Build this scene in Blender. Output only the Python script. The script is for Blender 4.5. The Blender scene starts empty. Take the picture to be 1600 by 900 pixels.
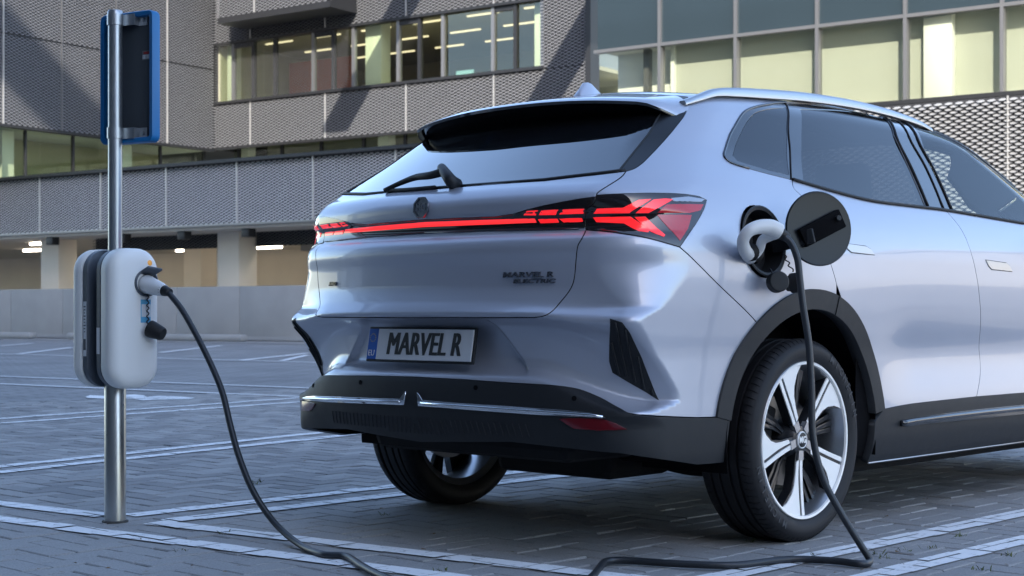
import bpy, bmesh, math, random
import numpy as np
from mathutils import Vector, Matrix
from mathutils.geometry import delaunay_2d_cdt
rnd = random.Random(7)
R = math.radians
scene = bpy.context.scene
COL = scene.collection

# ------------------------------------------------------------------ camera
# world frame = car frame: rear axle on the ground at the origin, +X forward, +Y to the car's left
FPX, HOR, CAMH, YAW = 2400.0, 491.0, 0.8011, R(43.15)
CAM = np.array([-4.644, -3.836, CAMH])
cam = bpy.data.cameras.new('camera'); co = bpy.data.objects.new('camera', cam); COL.objects.link(co)
co.location = CAM; co.rotation_euler = (R(90), 0, YAW - R(90))
cam.sensor_width = 36; cam.lens = 36 * FPX / 1600; cam.shift_y = (HOR - 450) / 1600
cam.clip_end = 2000; cam.clip_start = .05
cam.dof.use_dof = True; cam.dof.focus_distance = 5.6; cam.dof.aperture_fstop = 7.1
scene.camera = co
# ------------------------------------------------------------------ light
SUN_DIR = np.array([1.2, .95, -1.0])          # the way sunlight travels
wd = bpy.data.worlds.new('World'); scene.world = wd; wd.use_nodes = True
nt = wd.node_tree; sky = nt.nodes.new('ShaderNodeTexSky'); sky.sky_type = 'NISHITA'; sky.sun_disc = False
el = math.atan2(1, math.hypot(SUN_DIR[0], SUN_DIR[1]))
sky.sun_elevation = el; sky.sun_rotation = math.atan2(-SUN_DIR[0], -SUN_DIR[1])
sky.air_density = .9; sky.dust_density = 1.0; sky.ozone_density = .8
bg = nt.nodes['Background']; bg.inputs[1].default_value = .15
nt.links.new(sky.outputs[0], bg.inputs[0])
sun = bpy.data.lights.new('sun', 'SUN'); sun.energy = 2.4; sun.angle = R(.53); sun.color = (1, .93, .84)
so = bpy.data.objects.new('sun', sun); COL.objects.link(so)
so.rotation_euler = Vector(SUN_DIR).to_track_quat('-Z', 'Y').to_euler(); so.location = (-20, -20, 60)
vs = scene.view_settings; vs.view_transform = 'Standard'; vs.look = 'None'; vs.gamma = 1; vs.exposure = 1.95

# ------------------------------------------------------------------ helpers
def tag(o, label=None, cat=None, group=None, kind=None):
    if label: o['label'] = label
    if cat: o['category'] = cat
    if group: o['group'] = group
    if kind: o['kind'] = kind
    return o
def empty(name, loc=(0, 0, 0), rz=0, parent=None):
    o = bpy.data.objects.new(name, None); COL.objects.link(o); o.location = loc; o.rotation_euler = (0, 0, rz); o.empty_display_size = .1
    if parent: o.parent = parent
    return o
def link(name, me, mat=None, parent=None):
    o = bpy.data.objects.new(name, me); COL.objects.link(o)
    if mat and not me.materials: me.materials.append(mat)
    if parent: o.parent = parent
    return o
def meshobj(name, vs_, fs_, mat, parent=None, smooth=False, normals=None):
    me = bpy.data.meshes.new(name); me.from_pydata([tuple(map(float, v)) for v in vs_], [], fs_); me.validate(clean_customdata=False)
    if smooth: me.shade_smooth()
    if normals is not None: me.normals_split_custom_set_from_vertices([tuple(n) for n in normals])
    return link(name, me, mat, parent)
def bmobj(name, bm, mat, parent=None, smooth=False, angle=None):
    me = bpy.data.meshes.new(name); bmesh.ops.recalc_face_normals(bm, faces=bm.faces[:]); bm.to_mesh(me); bm.free()
    if smooth: me.shade_smooth()
    if angle is not None:
        me.shade_smooth(); me.set_sharp_from_angle(angle=R(angle))
    return link(name, me, mat, parent)
def box(bm, c, d, rot=None, bev=0):
    m = Matrix.Translation(c) @ (rot.to_4x4() if rot else Matrix()) @ Matrix.Diagonal((d[0], d[1], d[2], 1))
    r = bmesh.ops.create_cube(bm, size=1, matrix=m)
    if bev:
        es = list({e for v in r['verts'] for e in v.link_edges})
        bmesh.ops.bevel(bm, geom=es, offset=bev, segments=2, affect='EDGES', profile=.5)
def boxobj(name, c, d, mat, parent=None, rz=0, bev=0):
    bm = bmesh.new(); box(bm, (0, 0, 0), d, None, bev)
    o = bmobj(name, bm, mat, parent, angle=40 if bev else None); o.location = c; o.rotation_euler = (0, 0, rz); return o
def lathe_mesh(name, prof, n, axis='Y', closed=False):
    """prof: list of (radius, along)."""
    vs_, fs_ = [], []
    m = len(prof)
    for i in range(n):
        a = 2 * math.pi * i / n
        for r, h in prof:
            p = (r * math.cos(a), h, r * math.sin(a)) if axis == 'Y' else (r * math.cos(a), r * math.sin(a), h)
            vs_.append(p)
    for i in range(n):
        j = (i + 1) % n
        for k in range(m if closed else m - 1):
            l = (k + 1) % m
            fs_.append((i * m + k, i * m + l, j * m + l, j * m + k))
    bm = bmesh.new()
    me = bpy.data.meshes.new(name); me.from_pydata(vs_, [], fs_)
    bm.from_mesh(me); bmesh.ops.remove_doubles(bm, verts=bm.verts[:], dist=1e-6); bmesh.ops.recalc_face_normals(bm, faces=bm.faces[:]); bm.to_mesh(me); bm.free()
    me.shade_smooth(); me.set_sharp_from_angle(angle=R(40))
    return me
def catmull(pts, n=8):
    P = [np.array(p, float) for p in pts]; P = [2 * P[0] - P[1]] + P + [2 * P[-1] - P[-2]]; out = []
    for i in range(1, len(P) - 2):
        for k in range(n):
            t = k / n; a, b, c, d = P[i - 1:i + 3]
            out.append(.5 * ((2 * b) + (c - a) * t + (2 * a - 5 * b + 4 * c - d) * t * t + (3 * b - a - 3 * c + d) * t ** 3))
    out.append(P[-2]); return out
def tube(name, pts, rad, mat, parent=None, n=10, sub=6, cap=True):
    P = [Vector(p) for p in (catmull(pts, sub) if sub else pts)]
    rads = rad if callable(rad) else (lambda t: rad)
    vs_, fs_ = [], []; up = None
    for i, p in enumerate(P):
        t = (P[min(i + 1, len(P) - 1)] - P[max(i - 1, 0)]).normalized()
        if up is None:
            up = t.orthogonal().normalized()
        up = (up - t * up.dot(t)).normalized(); b = t.cross(up)
        r = rads(i / (len(P) - 1))
        for k in range(n):
            a = 2 * math.pi * k / n; vs_.append(p + (up * math.cos(a) + b * math.sin(a)) * r)
    for i in range(len(P) - 1):
        for k in range(n):
            l = (k + 1) % n; fs_.append((i * n + k, i * n + l, (i + 1) * n + l, (i + 1) * n + k))
    if cap: fs_ += [tuple(range(n))[::-1], tuple((len(P) - 1) * n + k for k in range(n))]
    return meshobj(name, vs_, fs_, mat, parent, smooth=True)
def text_mesh(body, size, extrude=.002, shear=0, offset=0, align='CENTER', sx=1, spacing=1):
    cu = bpy.data.curves.new('lettering', 'FONT'); cu.body = body; cu.size = size; cu.extrude = extrude; cu.shear = shear; cu.offset = offset
    cu.align_x = align; cu.align_y = 'CENTER'; cu.space_character = spacing; cu.resolution_u = 3
    o = bpy.data.objects.new('lettering', cu); COL.objects.link(o)
    dg = bpy.context.evaluated_depsgraph_get(); me = bpy.data.meshes.new_from_object(o.evaluated_get(dg))
    bpy.data.objects.remove(o); bpy.data.curves.remove(cu)
    if sx != 1: me.transform(Matrix.Diagonal((sx, 1, 1, 1)))
    me.materials.clear(); return me
def cray(u, v):
    F = np.array([math.cos(YAW), math.sin(YAW), 0]); Rr = np.array([math.sin(YAW), -math.cos(YAW), 0])
    return F + Rr * (u - 800) / FPX + np.array([0, 0, 1.]) * (HOR - v) / FPX
def on(axis, val, u, v):
    d = cray(u, v); t = (val - CAM[axis]) / d[axis]; return CAM + t * d
def gnd(u, v): return on(2, 0., u, v)
def at_depth(u, v, Z): return CAM + cray(u, v) * Z

# ------------------------------------------------------------------ materials
def mat(name, col, rough=.5, metal=0, coat=0, spec=.5, emit=None, estr=0, noise=0, nscale=8, bump=0, bscale=60, croough=.03, trans=0, rnoise=0, ior=1.5):
    m = bpy.data.materials.new(name); m.use_nodes = True; t = m.node_tree; b = t.nodes['Principled BSDF']
    b.inputs['Base Color'].default_value = (*col, 1); b.inputs['Roughness'].default_value = rough; b.inputs['Metallic'].default_value = metal
    b.inputs['Coat Weight'].default_value = coat; b.inputs['Coat Roughness'].default_value = croough; b.inputs['Specular IOR Level'].default_value = spec
    b.inputs['Transmission Weight'].default_value = trans; b.inputs['IOR'].default_value = ior
    if emit: b.inputs['Emission Color'].default_value = (*emit, 1); b.inputs['Emission Strength'].default_value = estr
    if noise or bump or rnoise:
        tc = t.nodes.new('ShaderNodeTexCoord')
    if noise or rnoise:
        n = t.nodes.new('ShaderNodeTexNoise'); n.inputs['Scale'].default_value = nscale; n.inputs['Detail'].default_value = 6
        t.links.new(tc.outputs['Object'], n.inputs['Vector'])
        if noise:
            mx = t.nodes.new('ShaderNodeMix'); mx.data_type = 'RGBA'
            mx.inputs[6].default_value = (*[c * (1 - noise) for c in col], 1); mx.inputs[7].default_value = (*[min(1, c * (1 + noise)) for c in col], 1)
            t.links.new(n.outputs['Fac'], mx.inputs[0]); t.links.new(mx.outputs[2], b.inputs['Base Color'])
        if rnoise:
            mr = t.nodes.new('ShaderNodeMapRange'); mr.inputs['To Min'].default_value = max(0, rough - rnoise); mr.inputs['To Max'].default_value = min(1, rough + rnoise)
            t.links.new(n.outputs['Fac'], mr.inputs['Value']); t.links.new(mr.outputs[0], b.inputs['Roughness'])
    if bump:
        n2 = t.nodes.new('ShaderNodeTexNoise'); n2.inputs['Scale'].default_value = bscale; n2.inputs['Detail'].default_value = 5
        t.links.new(tc.outputs['Object'], n2.inputs['Vector'])
        bp = t.nodes.new('ShaderNodeBump'); bp.inputs['Strength'].default_value = bump; bp.inputs['Distance'].default_value = .004
        t.links.new(n2.outputs['Fac'], bp.inputs['Height']); t.links.new(bp.outputs[0], b.inputs['Normal'])
    return m
def glass(name, tint, rough=0.0, refl=1.0):
    """thin tinted pane: transparent tint plus fresnel mirror."""
    m = bpy.data.materials.new(name); m.use_nodes = True; t = m.node_tree; t.nodes.clear()
    o = t.nodes.new('ShaderNodeOutputMaterial'); mx = t.nodes.new('ShaderNodeMixShader'); f = t.nodes.new('ShaderNodeFresnel'); io = 1.0 + .55 * refl
    ge = t.nodes.new('ShaderNodeNewGeometry'); mr = t.nodes.new('ShaderNodeMapRange'); mr.inputs['To Min'].default_value = io; mr.inputs['To Max'].default_value = 1 / io
    t.links.new(ge.outputs['Backfacing'], mr.inputs['Value']); t.links.new(mr.outputs[0], f.inputs[0])
    tr = t.nodes.new('ShaderNodeBsdfTransparent'); tr.inputs[0].default_value = (*tint, 1)
    gl = t.nodes.new('ShaderNodeBsdfGlossy'); gl.inputs['Roughness'].default_value = rough
    t.links.new(f.outputs[0], mx.inputs[0]); t.links.new(tr.outputs[0], mx.inputs[1]); t.links.new(gl.outputs[0], mx.inputs[2]); t.links.new(mx.outputs[0], o.inputs[0])
    return m
M = {}
M['paint'] = mat('car_paint', (.45, .475, .55), .40, .46, 1.0, .5, bump=.0)
M['black_gloss'] = mat('black_gloss', (.008, .009, .011), .12, 0, 1.0)
M['blade'] = mat('satin_black_blade', (.010, .011, .013), .30, 0, 0, .35)
M['black_plastic'] = mat('black_plastic', (.014, .0155, .018), .55, 0, 0, .4, bump=.10, bscale=900, rnoise=.06, nscale=30)
M['seal'] = mat('rubber_seal', (.008, .008, .009), .6)
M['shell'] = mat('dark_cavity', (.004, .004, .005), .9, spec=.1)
M['under'] = mat('underbody', (.012, .012, .013), .8, spec=.2, noise=.4)
M['chrome'] = mat('chrome', (.75, .76, .78), .07, 1)
M['dark_chrome'] = mat('dark_chrome', (.10, .105, .115), .12, 1)
M['silver_rail'] = mat('satin_rail', (.50, .51, .53), .34, 1)
M['privacy'] = glass('privacy_glass', (.055, .06, .07), refl=1.9)
M['rear_glass'] = mat('dark_rear_glass', (.006, .007, .009), .0, 0, 1.0, ior=1.75, croough=0)
M['clear_glass'] = glass('clear_glass', (.82, .88, .86))
M['rubber'] = mat('tyre_rubber', (.016, .016, .018), .62, spec=.35, noise=.35, nscale=14, bump=.12, bscale=300)
M['machined'] = mat('machined_alloy', (.93, .91, .87), .45, .15, .3, rnoise=.06, nscale=20)
M['wheel_dark'] = mat('dark_wheel_paint', (.018, .019, .022), .30, .3, .5)
M['barrel'] = mat('wheel_barrel', (.52, .53, .55), .28, .9)
M['disc'] = mat('brake_disc', (.22, .21, .20), .35, 1)
M['lens_black'] = mat('smoked_lens', (.010, .006, .007), .05, 0, 1.0)
M['lens_red'] = mat('red_lens', (.38, .004, .014), .12, 0, 1.0, emit=(1, .01, .02), estr=.03)  # faint glow added so the reflectors look partly lit
M['reflector'] = mat('dark_red_reflector', (.12, .003, .008), .15, 0, .8)
M['lamp_red'] = mat('lit_red_lamp', (.6, .02, .02), .15, 0, 1.0, emit=(1.0, .014, .02), estr=.25)
M['lamp_bar'] = mat('lit_red_bar', (.6, .02, .02), .15, 0, 1.0, emit=(1.0, .03, .035), estr=.30)
M['lamp_clear'] = mat('clear_lamp_cover', (.42, .43, .46), .08, .6, 1.0)
M['fabric'] = mat('seat_cloth', (.02, .02, .022), .8)
# ------------------------------------------------------------------ car body as one smooth implicit skin
class Pchip:
    def __init__(s, pts):
        a = np.array(sorted(pts), float); s.x, s.y = a[:, 0], a[:, 1]
        h = np.diff(s.x); d = np.diff(s.y) / h; m = np.zeros(len(s.x))
        for i in range(1, len(s.x) - 1):
            if d[i - 1] * d[i] > 0:
                w1, w2 = 2 * h[i] + h[i - 1], h[i] + 2 * h[i - 1]; m[i] = (w1 + w2) / (w1 / d[i - 1] + w2 / d[i])
        m[0], m[-1] = d[0], d[-1]; s.m = m
    def __call__(s, q):
        q = np.clip(q, s.x[0], s.x[-1]); i = np.clip(np.searchsorted(s.x, q) - 1, 0, len(s.x) - 2)
        h = s.x[i + 1] - s.x[i]; t = (q - s.x[i]) / h; t2, t3 = t * t, t ** 3
        return (2 * t3 - 3 * t2 + 1) * s.y[i] + (t3 - 2 * t2 + t) * h * s.m[i] + (-2 * t3 + 3 * t2) * s.y[i + 1] + (t3 - t2) * h * s.m[i + 1]
def ss(a, b, x):
    t = np.clip((x - a) / (b - a), 0, 1); return t * t * (3 - 2 * t)
XR = Pchip([(.15, -.78), (.22, -.84), (.30, -.945), (.36, -1.005), (.43, -1.035), (.50, -1.047), (.56, -1.042), (.590, -1.034), (.600, -1.026), (.625, -.998), (.66, -.985), (.72, -.983),
            (.760, -.992), (.782, -1.020), (.792, -1.050), (.803, -1.058), (.820, -1.052), (.85, -1.037), (.90, -1.025), (.96, -1.026), (1.01, -1.031), (1.040, -1.025), (1.058, -1.008),
            (1.070, -.992), (1.10, -.987), (1.122, -.990), (1.132, -1.003), (1.165, -1.004), (1.195, -.990), (1.218, -.962), (1.236, -.925), (1.252, -.897), (1.53, -.455), (1.62, -.31), (1.75, -.11)])
XRC = Pchip([(.15, -.78), (.22, -.84), (.30, -.945), (.36, -1.005), (.43, -1.035), (.50, -1.047), (.56, -1.042), (.590, -1.034), (.600, -1.026), (.625, -1.003), (.66, -.989), (.72, -.986),
             (.775, -.996), (.800, -1.016), (.83, -1.026), (.90, -1.027), (.96, -1.027), (1.01, -1.031), (1.040, -1.025), (1.058, -1.008),
            (1.070, -.992), (1.10, -.987), (1.122, -.990), (1.132, -1.003), (1.165, -1.004), (1.195, -.990), (1.218, -.962), (1.236, -.925), (1.252, -.897), (1.53, -.455), (1.62, -.31), (1.75, -.11)])
YS = Pchip([(.15, .80), (.22, .855), (.28, .885), (.36, .902), (.45, .906), (.55, .904), (.65, .903), (.75, .911), (.85, .921), (.94, .927), (1.0, .926), (1.05, .921), (1.10, .911), (1.15, .895), (1.20, .872),
            (1.245, .846), (1.28, .828), (1.40, .762), (1.55, .676), (1.64, .62), (1.75, .54)])
ZR = Pchip([(-1.2, 1.50), (-.6, 1.590), (-.18, 1.637), (.3, 1.667), (.8, 1.680), (1.3, 1.668), (1.75, 1.625), (2.2, 1.55), (4, 1.2)])
XF = Pchip([(.15, 3.4), (.25, 3.58), (.45, 3.68), (.7, 3.70), (.85, 3.64), (.95, 3.52), (1.05, 3.22), (1.10, 2.90), (1.13, 2.74), (1.16, 2.66), (1.40, 2.20), (1.63, 1.74), (1.75, 1.5)])
RC = Pchip([(.2, .10), (.54, .11), (.595, .05), (.63, .014), (.755, .014), (.80, .035), (.87, .11), (.97, .17), (1.2, .17), (1.27, .11), (1.7, .10)])
KZ = Pchip([(.2, 1), (1.18, 1), (1.26, .53), (1.7, .53)])
def rint(a, b, r):
    u, v = np.maximum(a + r, 0), np.maximum(b + r, 0)
    return np.where((a > -r) & (b > -r), np.sqrt(u * u + v * v) - r, np.maximum(a, b))
def skin(x, y, z):
    a_ = np.abs(y)
    # rear limit
    pl = .128 * (a_ / .753) ** 2.2
    zs = z + .10 * ss(.48, .82, a_) * (1 - ss(.62, .86, z))
    m = ss(.585, .63, zs) * (1 - ss(.768, .832, z))
    pl = pl * (1 - m) + m * (a_ / .845) ** 2.6 * (.098 + .66 * np.clip(.787 - z, -.04, .35))
    rec = ss(.592, .64, z) * (1 - ss(.775, .790, z)) * (1 - ss(.0, .03, a_ - (.30 + (.775 - z) * .85)))
    pl = pl + .020 * rec
    k_ = ss(.50, .80, a_)
    a = (XR(zs) * (1 - k_) + XRC(zs) * k_ + pl - x) * KZ(z)
    # flank
    w = YS(z)
    w = w + .016 * np.exp(-((x) / .50) ** 2) * np.exp(-((z - .80) / .22) ** 2)
    w = w - .026 * np.exp(-((z - .63) / .12) ** 2) * ss(.42, .80, x) * (1 - ss(2.0, 2.4, x))
    w = w + .010 * ss(.50, .42, z) * 0
    w = w - .065 * np.clip((-.25 - x) / .65, 0, 2) ** 2 - .05 * np.clip((x - 2.3) / 1.2, 0, 2) ** 2
    w = w - ss(1.22, 1.40, z) * (.045 * np.clip((.7 - x) / 1.1, 0, 2) ** 2)
    b = a_ - w
    g = rint(a, b, RC(zs))
    f = (x - (XF(z) - .22 * (a_ / .8) ** 2.2)) * np.where(z > 1.0, .5, 1)
    g = rint(g, f, .12)
    c = z - (ZR(x) - .055 * (a_ / .6) ** 2)
    return rint(g, c, .06)
def grad(P, e=6e-4):
    x, y, z = P[:, 0], P[:, 1], P[:, 2]
    G = np.stack([skin(x + e, y, z) - skin(x - e, y, z), skin(x, y + e, z) - skin(x, y - e, z), skin(x, y, z + e) - skin(x, y, z - e)], 1)
    return G / np.maximum(np.linalg.norm(G, axis=1, keepdims=True), 1e-9)
# unrolled domain (s, w): s runs from the rear centre round the right flank to the nose, w up the side and over the roof
XA, XB, SK, Z0, WK = -.20, 1.50, .9, 1.30, .75
S1 = math.pi / 2; S2 = S1 + (XB - XA) / SK; WTOP = Z0 + math.pi / 2 * WK
def to3d(D, off=0.0):
    D = np.asarray(D, float); s, w = D[:, 0], D[:, 1]; sg = np.where(s < 0, -1., 1.); t = np.abs(s)
    ax = np.where(t < S1, XA, np.where(t < S2, XA + (t - S1) * SK, XB))
    an = np.where(t < S1, t, np.where(t < S2, S1, S1 + (t - S2)))
    dx, dy = -np.cos(an), -np.sin(an) * sg
    th = np.clip((w - Z0) / WK, 0, math.pi / 2); oz = np.minimum(w, Z0)
    ux, uy, uz = dx * np.cos(th), dy * np.cos(th), np.sin(th)
    lo, hi = np.zeros(len(s)), np.full(len(s), 4.0)
    for _ in range(40):
        r = (lo + hi) / 2; g = skin(ax + ux * r, uy * r, oz + uz * r); lo = np.where(g < 0, r, lo); hi = np.where(g < 0, hi, r)
    P = np.stack([ax + ux * lo, uy * lo, oz + uz * lo], 1); N = grad(P)
    return P + N * off, N
def todom(P):
    x, y, z = P; sg = -1. if y > 0 else 1.
    if x < XA: s = math.atan2(abs(y), -(x - XA)); rho = math.hypot(x - XA, y)
    elif x < XB: s = S1 + (x - XA) / SK; rho = abs(y)
    else: s = S2 + math.atan2(x - XB, abs(y)); rho = math.hypot(x - XB, y)
    w = z if z <= Z0 else Z0 + math.atan2(z - Z0, rho) * WK
    return (sg * s, w)
TT = np.linspace(3.2, 10.5, 2200)
def px(u, v):
    """photo pixel -> point of the skin in the unrolled domain"""
    d = cray(u, v); P = CAM + TT[:, None] * d; g = skin(P[:, 0], P[:, 1], P[:, 2])
    i = np.argmax(g < 0) if (g < 0).any() else int(np.argmin(g))
    t = TT[i]
    if (g < 0).any() and i > 0:
        lo, hi = TT[i - 1], TT[i]
        for _ in range(30):
            m = (lo + hi) / 2; q = CAM + m * d
            if skin(q[0], q[1], q[2]) < 0: hi = m
            else: lo = m
        t = hi
    return todom(CAM + t * d)
def tr(pts, n=0, sub=5):
    """trace of pixels -> smooth domain polyline"""
    D = [px(*p) for p in pts]
    return [tuple(p) for p in catmull(D, sub)] if n == 0 else D
def mir(poly): return [(-s, w) for s, w in reversed(poly)]
def dens(poly, step, closed=True):
    out = []; n = len(poly)
    for i in range(n if closed else n - 1):
        a, b = np.array(poly[i]), np.array(poly[(i + 1) % n]); k = max(1, int(np.linalg.norm(b - a) / step))
        out += [tuple(a + (b - a) * j / k) for j in range(k)]
    if not closed: out.append(tuple(poly[-1]))
    return out
def inpoly(P, poly):
    P = np.asarray(P); x, y = P[:, 0], P[:, 1]; q = np.asarray(poly); r = np.zeros(len(P), bool)
    x1, y1 = q[:, 0], q[:, 1]; x2, y2 = np.roll(x1, -1), np.roll(y1, -1)
    for a, b, c, d in zip(x1, y1, x2, y2):
        if b == d: continue
        cnd = ((b > y) != (d > y)) & (x < (c - a) * (y - b) / (d - b) + a); r ^= cnd
    return r
def area(p):
    q = np.asarray(p); return .5 * float(np.sum(q[:, 0] * np.roll(q[:, 1], -1) - np.roll(q[:, 0], -1) * q[:, 1]))
def inset(poly, d):
    p = [np.array(q) for q in poly]
    if area(p) < 0: p = p[::-1]
    n = len(p); out = []
    for i in range(n):
        e1 = p[i] - p[i - 1]; e2 = p[(i + 1) % n] - p[i]; l1, l2 = np.linalg.norm(e1), np.linalg.norm(e2)
        if l1 < 1e-9 or l2 < 1e-9: out.append(p[i]); continue
        n1 = np.array([-e1[1], e1[0]]) / l1; n2 = np.array([-e2[1], e2[0]]) / l2; m = n1 + n2; L = m @ m
        m = m / max(L, .6) * 2
        out.append(p[i] + m * d)
    return [tuple(o) for o in out]
def panel(name, poly, mt, parent, off=0., gap=.0023, flange=.014, step=.016, holes=(), both=False, flat_edge=False, solid=False):
    """a sheet of the skin inside a domain polygon, with an edge turned inwards; both=True adds its mirror image as a second object"""
    if gap: poly = inset(poly, gap)
    poly = dens(poly, step); loops = [poly]
    for h in holes: loops.append(dens(inset(h, -gap) if gap else h, step))
    lo, hi = np.min(poly, 0), np.max(poly, 0)
    gx, gy = np.meshgrid(np.arange(lo[0] + step / 2, hi[0], step), np.arange(lo[1] + step / 2, hi[1], step)); G = np.stack([gx.ravel(), gy.ravel()], 1)
    if len(G):
        k = inpoly(G, poly)
        for h in loops[1:]: k &= ~inpoly(G, h)
        G = G[k]
    if len(G):
        B = np.concatenate([np.asarray(l) for l in loops]); keep = np.ones(len(G), bool)
        for i in range(0, len(G), 4000):
            dd = ((G[i:i + 4000, None, :] - B[None]) ** 2).sum(2).min(1); keep[i:i + 4000] = dd > (step * .5) ** 2
        G = G[keep]
    V, E = [], []
    for l in loops:
        s = len(V); V += [Vector(p) for p in l]; E += [(s + i, s + (i + 1) % len(l)) for i in range(len(l))]
    V += [Vector(p) for p in G]
    ov, oe, of, *_ = delaunay_2d_cdt(V, E, [], 0, 1e-7)
    D = np.array([tuple(v) for v in ov]); T = np.array([f for f in of if len(f) == 3])
    cen = D[T].mean(1); k = inpoly(cen, loops[0])
    for h in loops[1:]: k &= ~inpoly(cen, h)
    T = T[k]
    P, N = to3d(D, off)
    # outward orientation
    a, b, c = P[T[:, 0]], P[T[:, 1]], P[T[:, 2]]; fl = (np.cross(b - a, c - a) * N[T[:, 0]]).sum(1) < 0; T[fl] = T[fl][:, ::-1]
    cnt = {}
    for t in T:
        for i in range(3):
            e = (int(t[i]), int(t[(i + 1) % 3])); cnt[e] = 1
    bnd = [e for e in cnt if (e[1], e[0]) not in cnt]
    vs_ = [tuple(p) for p in P]; ns = [tuple(n) for n in N]; fs_ = [tuple(map(int, t)) for t in T]
    if flange:
        # small rolled edge, then a return inwards
        idx = {}; bt = {}
        for e in bnd:
            d = P[e[1]] - P[e[0]]
            for v in e: bt[v] = bt.get(v, 0) + d
        for v, d in bt.items():
            o = np.cross(d, N[v]); o = o / max(np.linalg.norm(o), 1e-9)
            q1 = P[v] + o * .0006 - N[v] * .0008; q2 = P[v] + o * .0008 - N[v] * flange
            i1 = len(vs_); vs_ += [tuple(q1), tuple(q2)]; ns += [tuple((N[v] + o) / 1.414), tuple(o)]; idx[v] = (i1, i1 + 1)
        for a, b in bnd:
            fs_.append((b, a, idx[a][0], idx[b][0])); fs_.append((idx[b][0], idx[a][0], idx[a][1], idx[b][1]))
    pr = parent if isinstance(parent, (tuple, list)) else (parent, parent)
    nf = len(T) + (len(bnd) if flange else 0)
    o = meshobj(name, vs_, fs_, mt, pr[0], smooth=True, normals=ns); res = [o]
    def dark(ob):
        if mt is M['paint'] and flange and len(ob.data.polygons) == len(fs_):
            ob.data.materials.append(M['shell'])  # gap edges coloured black so the shut lines read as deep shade
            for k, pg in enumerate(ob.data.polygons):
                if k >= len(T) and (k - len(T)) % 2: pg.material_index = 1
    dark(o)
    if both:
        o2 = meshobj(name, [(x, -y, z) for x, y, z in vs_], [tuple(reversed(f)) for f in fs_], mt, pr[1], smooth=True, normals=[(x, -y, z) for x, y, z in ns]); res.append(o2); dark(o2)
    return res
# ------------------------------------------------------------------ the car
car = tag(empty('parked_car'), 'pale silver blue electric SUV charging in the parking bay, seen from behind', 'car')
def side(x, z):
    """domain point of the right flank at length x, height z"""
    lo, hi = 0., 1.3
    for _ in range(40):
        m = (lo + hi) / 2
        if skin(x, -m, z) < 0: lo = m
        else: hi = m
    return todom((x, -lo, z))
def top(x, y):
    lo, hi = .9, 2.2
    for _ in range(40):
        m = (lo + hi) / 2
        if skin(x, y, m) < 0: lo = m
        else: hi = m
    return todom((x, y, lo))
def rear(y, z):
    lo, hi = -1.4, .0
    for _ in range(40):
        m = (lo + hi) / 2
        if skin(m, y, z) < 0: hi = m
        else: lo = m
    return todom((hi, y, z))
def fs(x, y, z): return todom((x, y, z))
def sm(D, sub=4): return [tuple(p) for p in catmull(D, sub)]
# --- traced seams (domain polylines, right half)
c_gate = tr([(978, 267.5), (970, 277), (950, 290), (936, 299), (931.5, 305), (929, 317), (918, 326), (915.5, 338), (915, 359), (909, 372.5), (902.5, 385), (900, 405), (898.7, 422), (896, 440), (889, 455), (875, 472.5), (862.5, 486), (850, 493.5), (835, 496.5)])
lip = c_gate[-1][1]
c_gate += [(s_, lip - .0015 * (1 - s_ / c_gate[-1][0])) for s_ in np.linspace(c_gate[-1][0] * .9, 0, 12)]
i_lt = min(range(len(c_gate)), key=lambda i: math.dist(c_gate[i], px(931.5, 305)))
i_lb = min(range(len(c_gate)), key=lambda i: math.dist(c_gate[i], px(915, 359)))
c_glass = [(0, px(690, 294.5)[1])] + tr([(850, 282.5), (900, 276.5), (940, 272), (978, 267.5)])
l_top = tr([(931.5, 305), (975, 302.5), (1025, 301.5), (1070, 303.5), (1093, 307)]) + [px(1104, 312.5)]
l_out = tr([(1104, 312.5), (1100, 326), (1090, 345), (1075, 367), (1062, 386)])
l_bot = tr([(1062, 386), (1045, 381), (1012, 372), (975, 365.5), (940, 361), (915, 359)])
c_bf = tr([(1062, 386), (1120, 442), (1170, 490), (1185, 506)])
AX, AZ = -.01, .352
def archpt(a, r):
    return side(AX + r * math.cos(a), AZ + r * math.sin(a))
RO, RI = .535, .468
def arch(r, a0, a1, n=26): return [archpt(a0 + (a1 - a0) * i / n, r) for i in range(n + 1)]
def aang(D):
    P = to3d([D])[0][0]; return math.atan2(P[2] - AZ, P[0] - AX)
a_b0 = math.asin((.455 - AZ) / RO); a_rear = math.pi - a_b0 - .02      # where the trim meets the bumper / sill
a_bf = math.radians(128)
P_bf = archpt(a_bf, RO); c_bf = c_bf[:-4] + [P_bf]
d_rear = tr([(1238, 281), (1240, 293), (1250, 303.5), (1262, 315), (1278, 340), (1289, 375), (1296, 404), (1304, 431), (1309, 453)])
a_dr = aang(d_rear[-1]); d_rear = d_rear[:-2] + [archpt(a_dr, RO)]
d_mid = tr([(1478, 329), (1503, 360), (1519, 400), (1529, 450), (1530, 535), (1532, 575), (1526, 620)])
dlo_bot = tr([(1238, 281), (1300, 299), (1360, 314), (1420, 322), (1478, 329), (1550, 341), (1597, 349)])
dlo_bot += [side(2.25, 1.195), side(2.5, 1.185)]
dlo_back = tr([(1238, 281), (1200, 271.5), (1150, 257.5)]) + tr([(1150, 257.5), (1138, 252), (1131, 243), (1134, 230), (1147, 199), (1161, 177), (1177, 168), (1200, 163), (1226, 160.5), (1310, 162), (1395, 171.5), (1435, 184), (1475, 203), (1525, 236), (1562, 263), (1597, 291)])[1:]
dlo_back += [side(2.30, 1.30), side(2.5, 1.195)]
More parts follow.
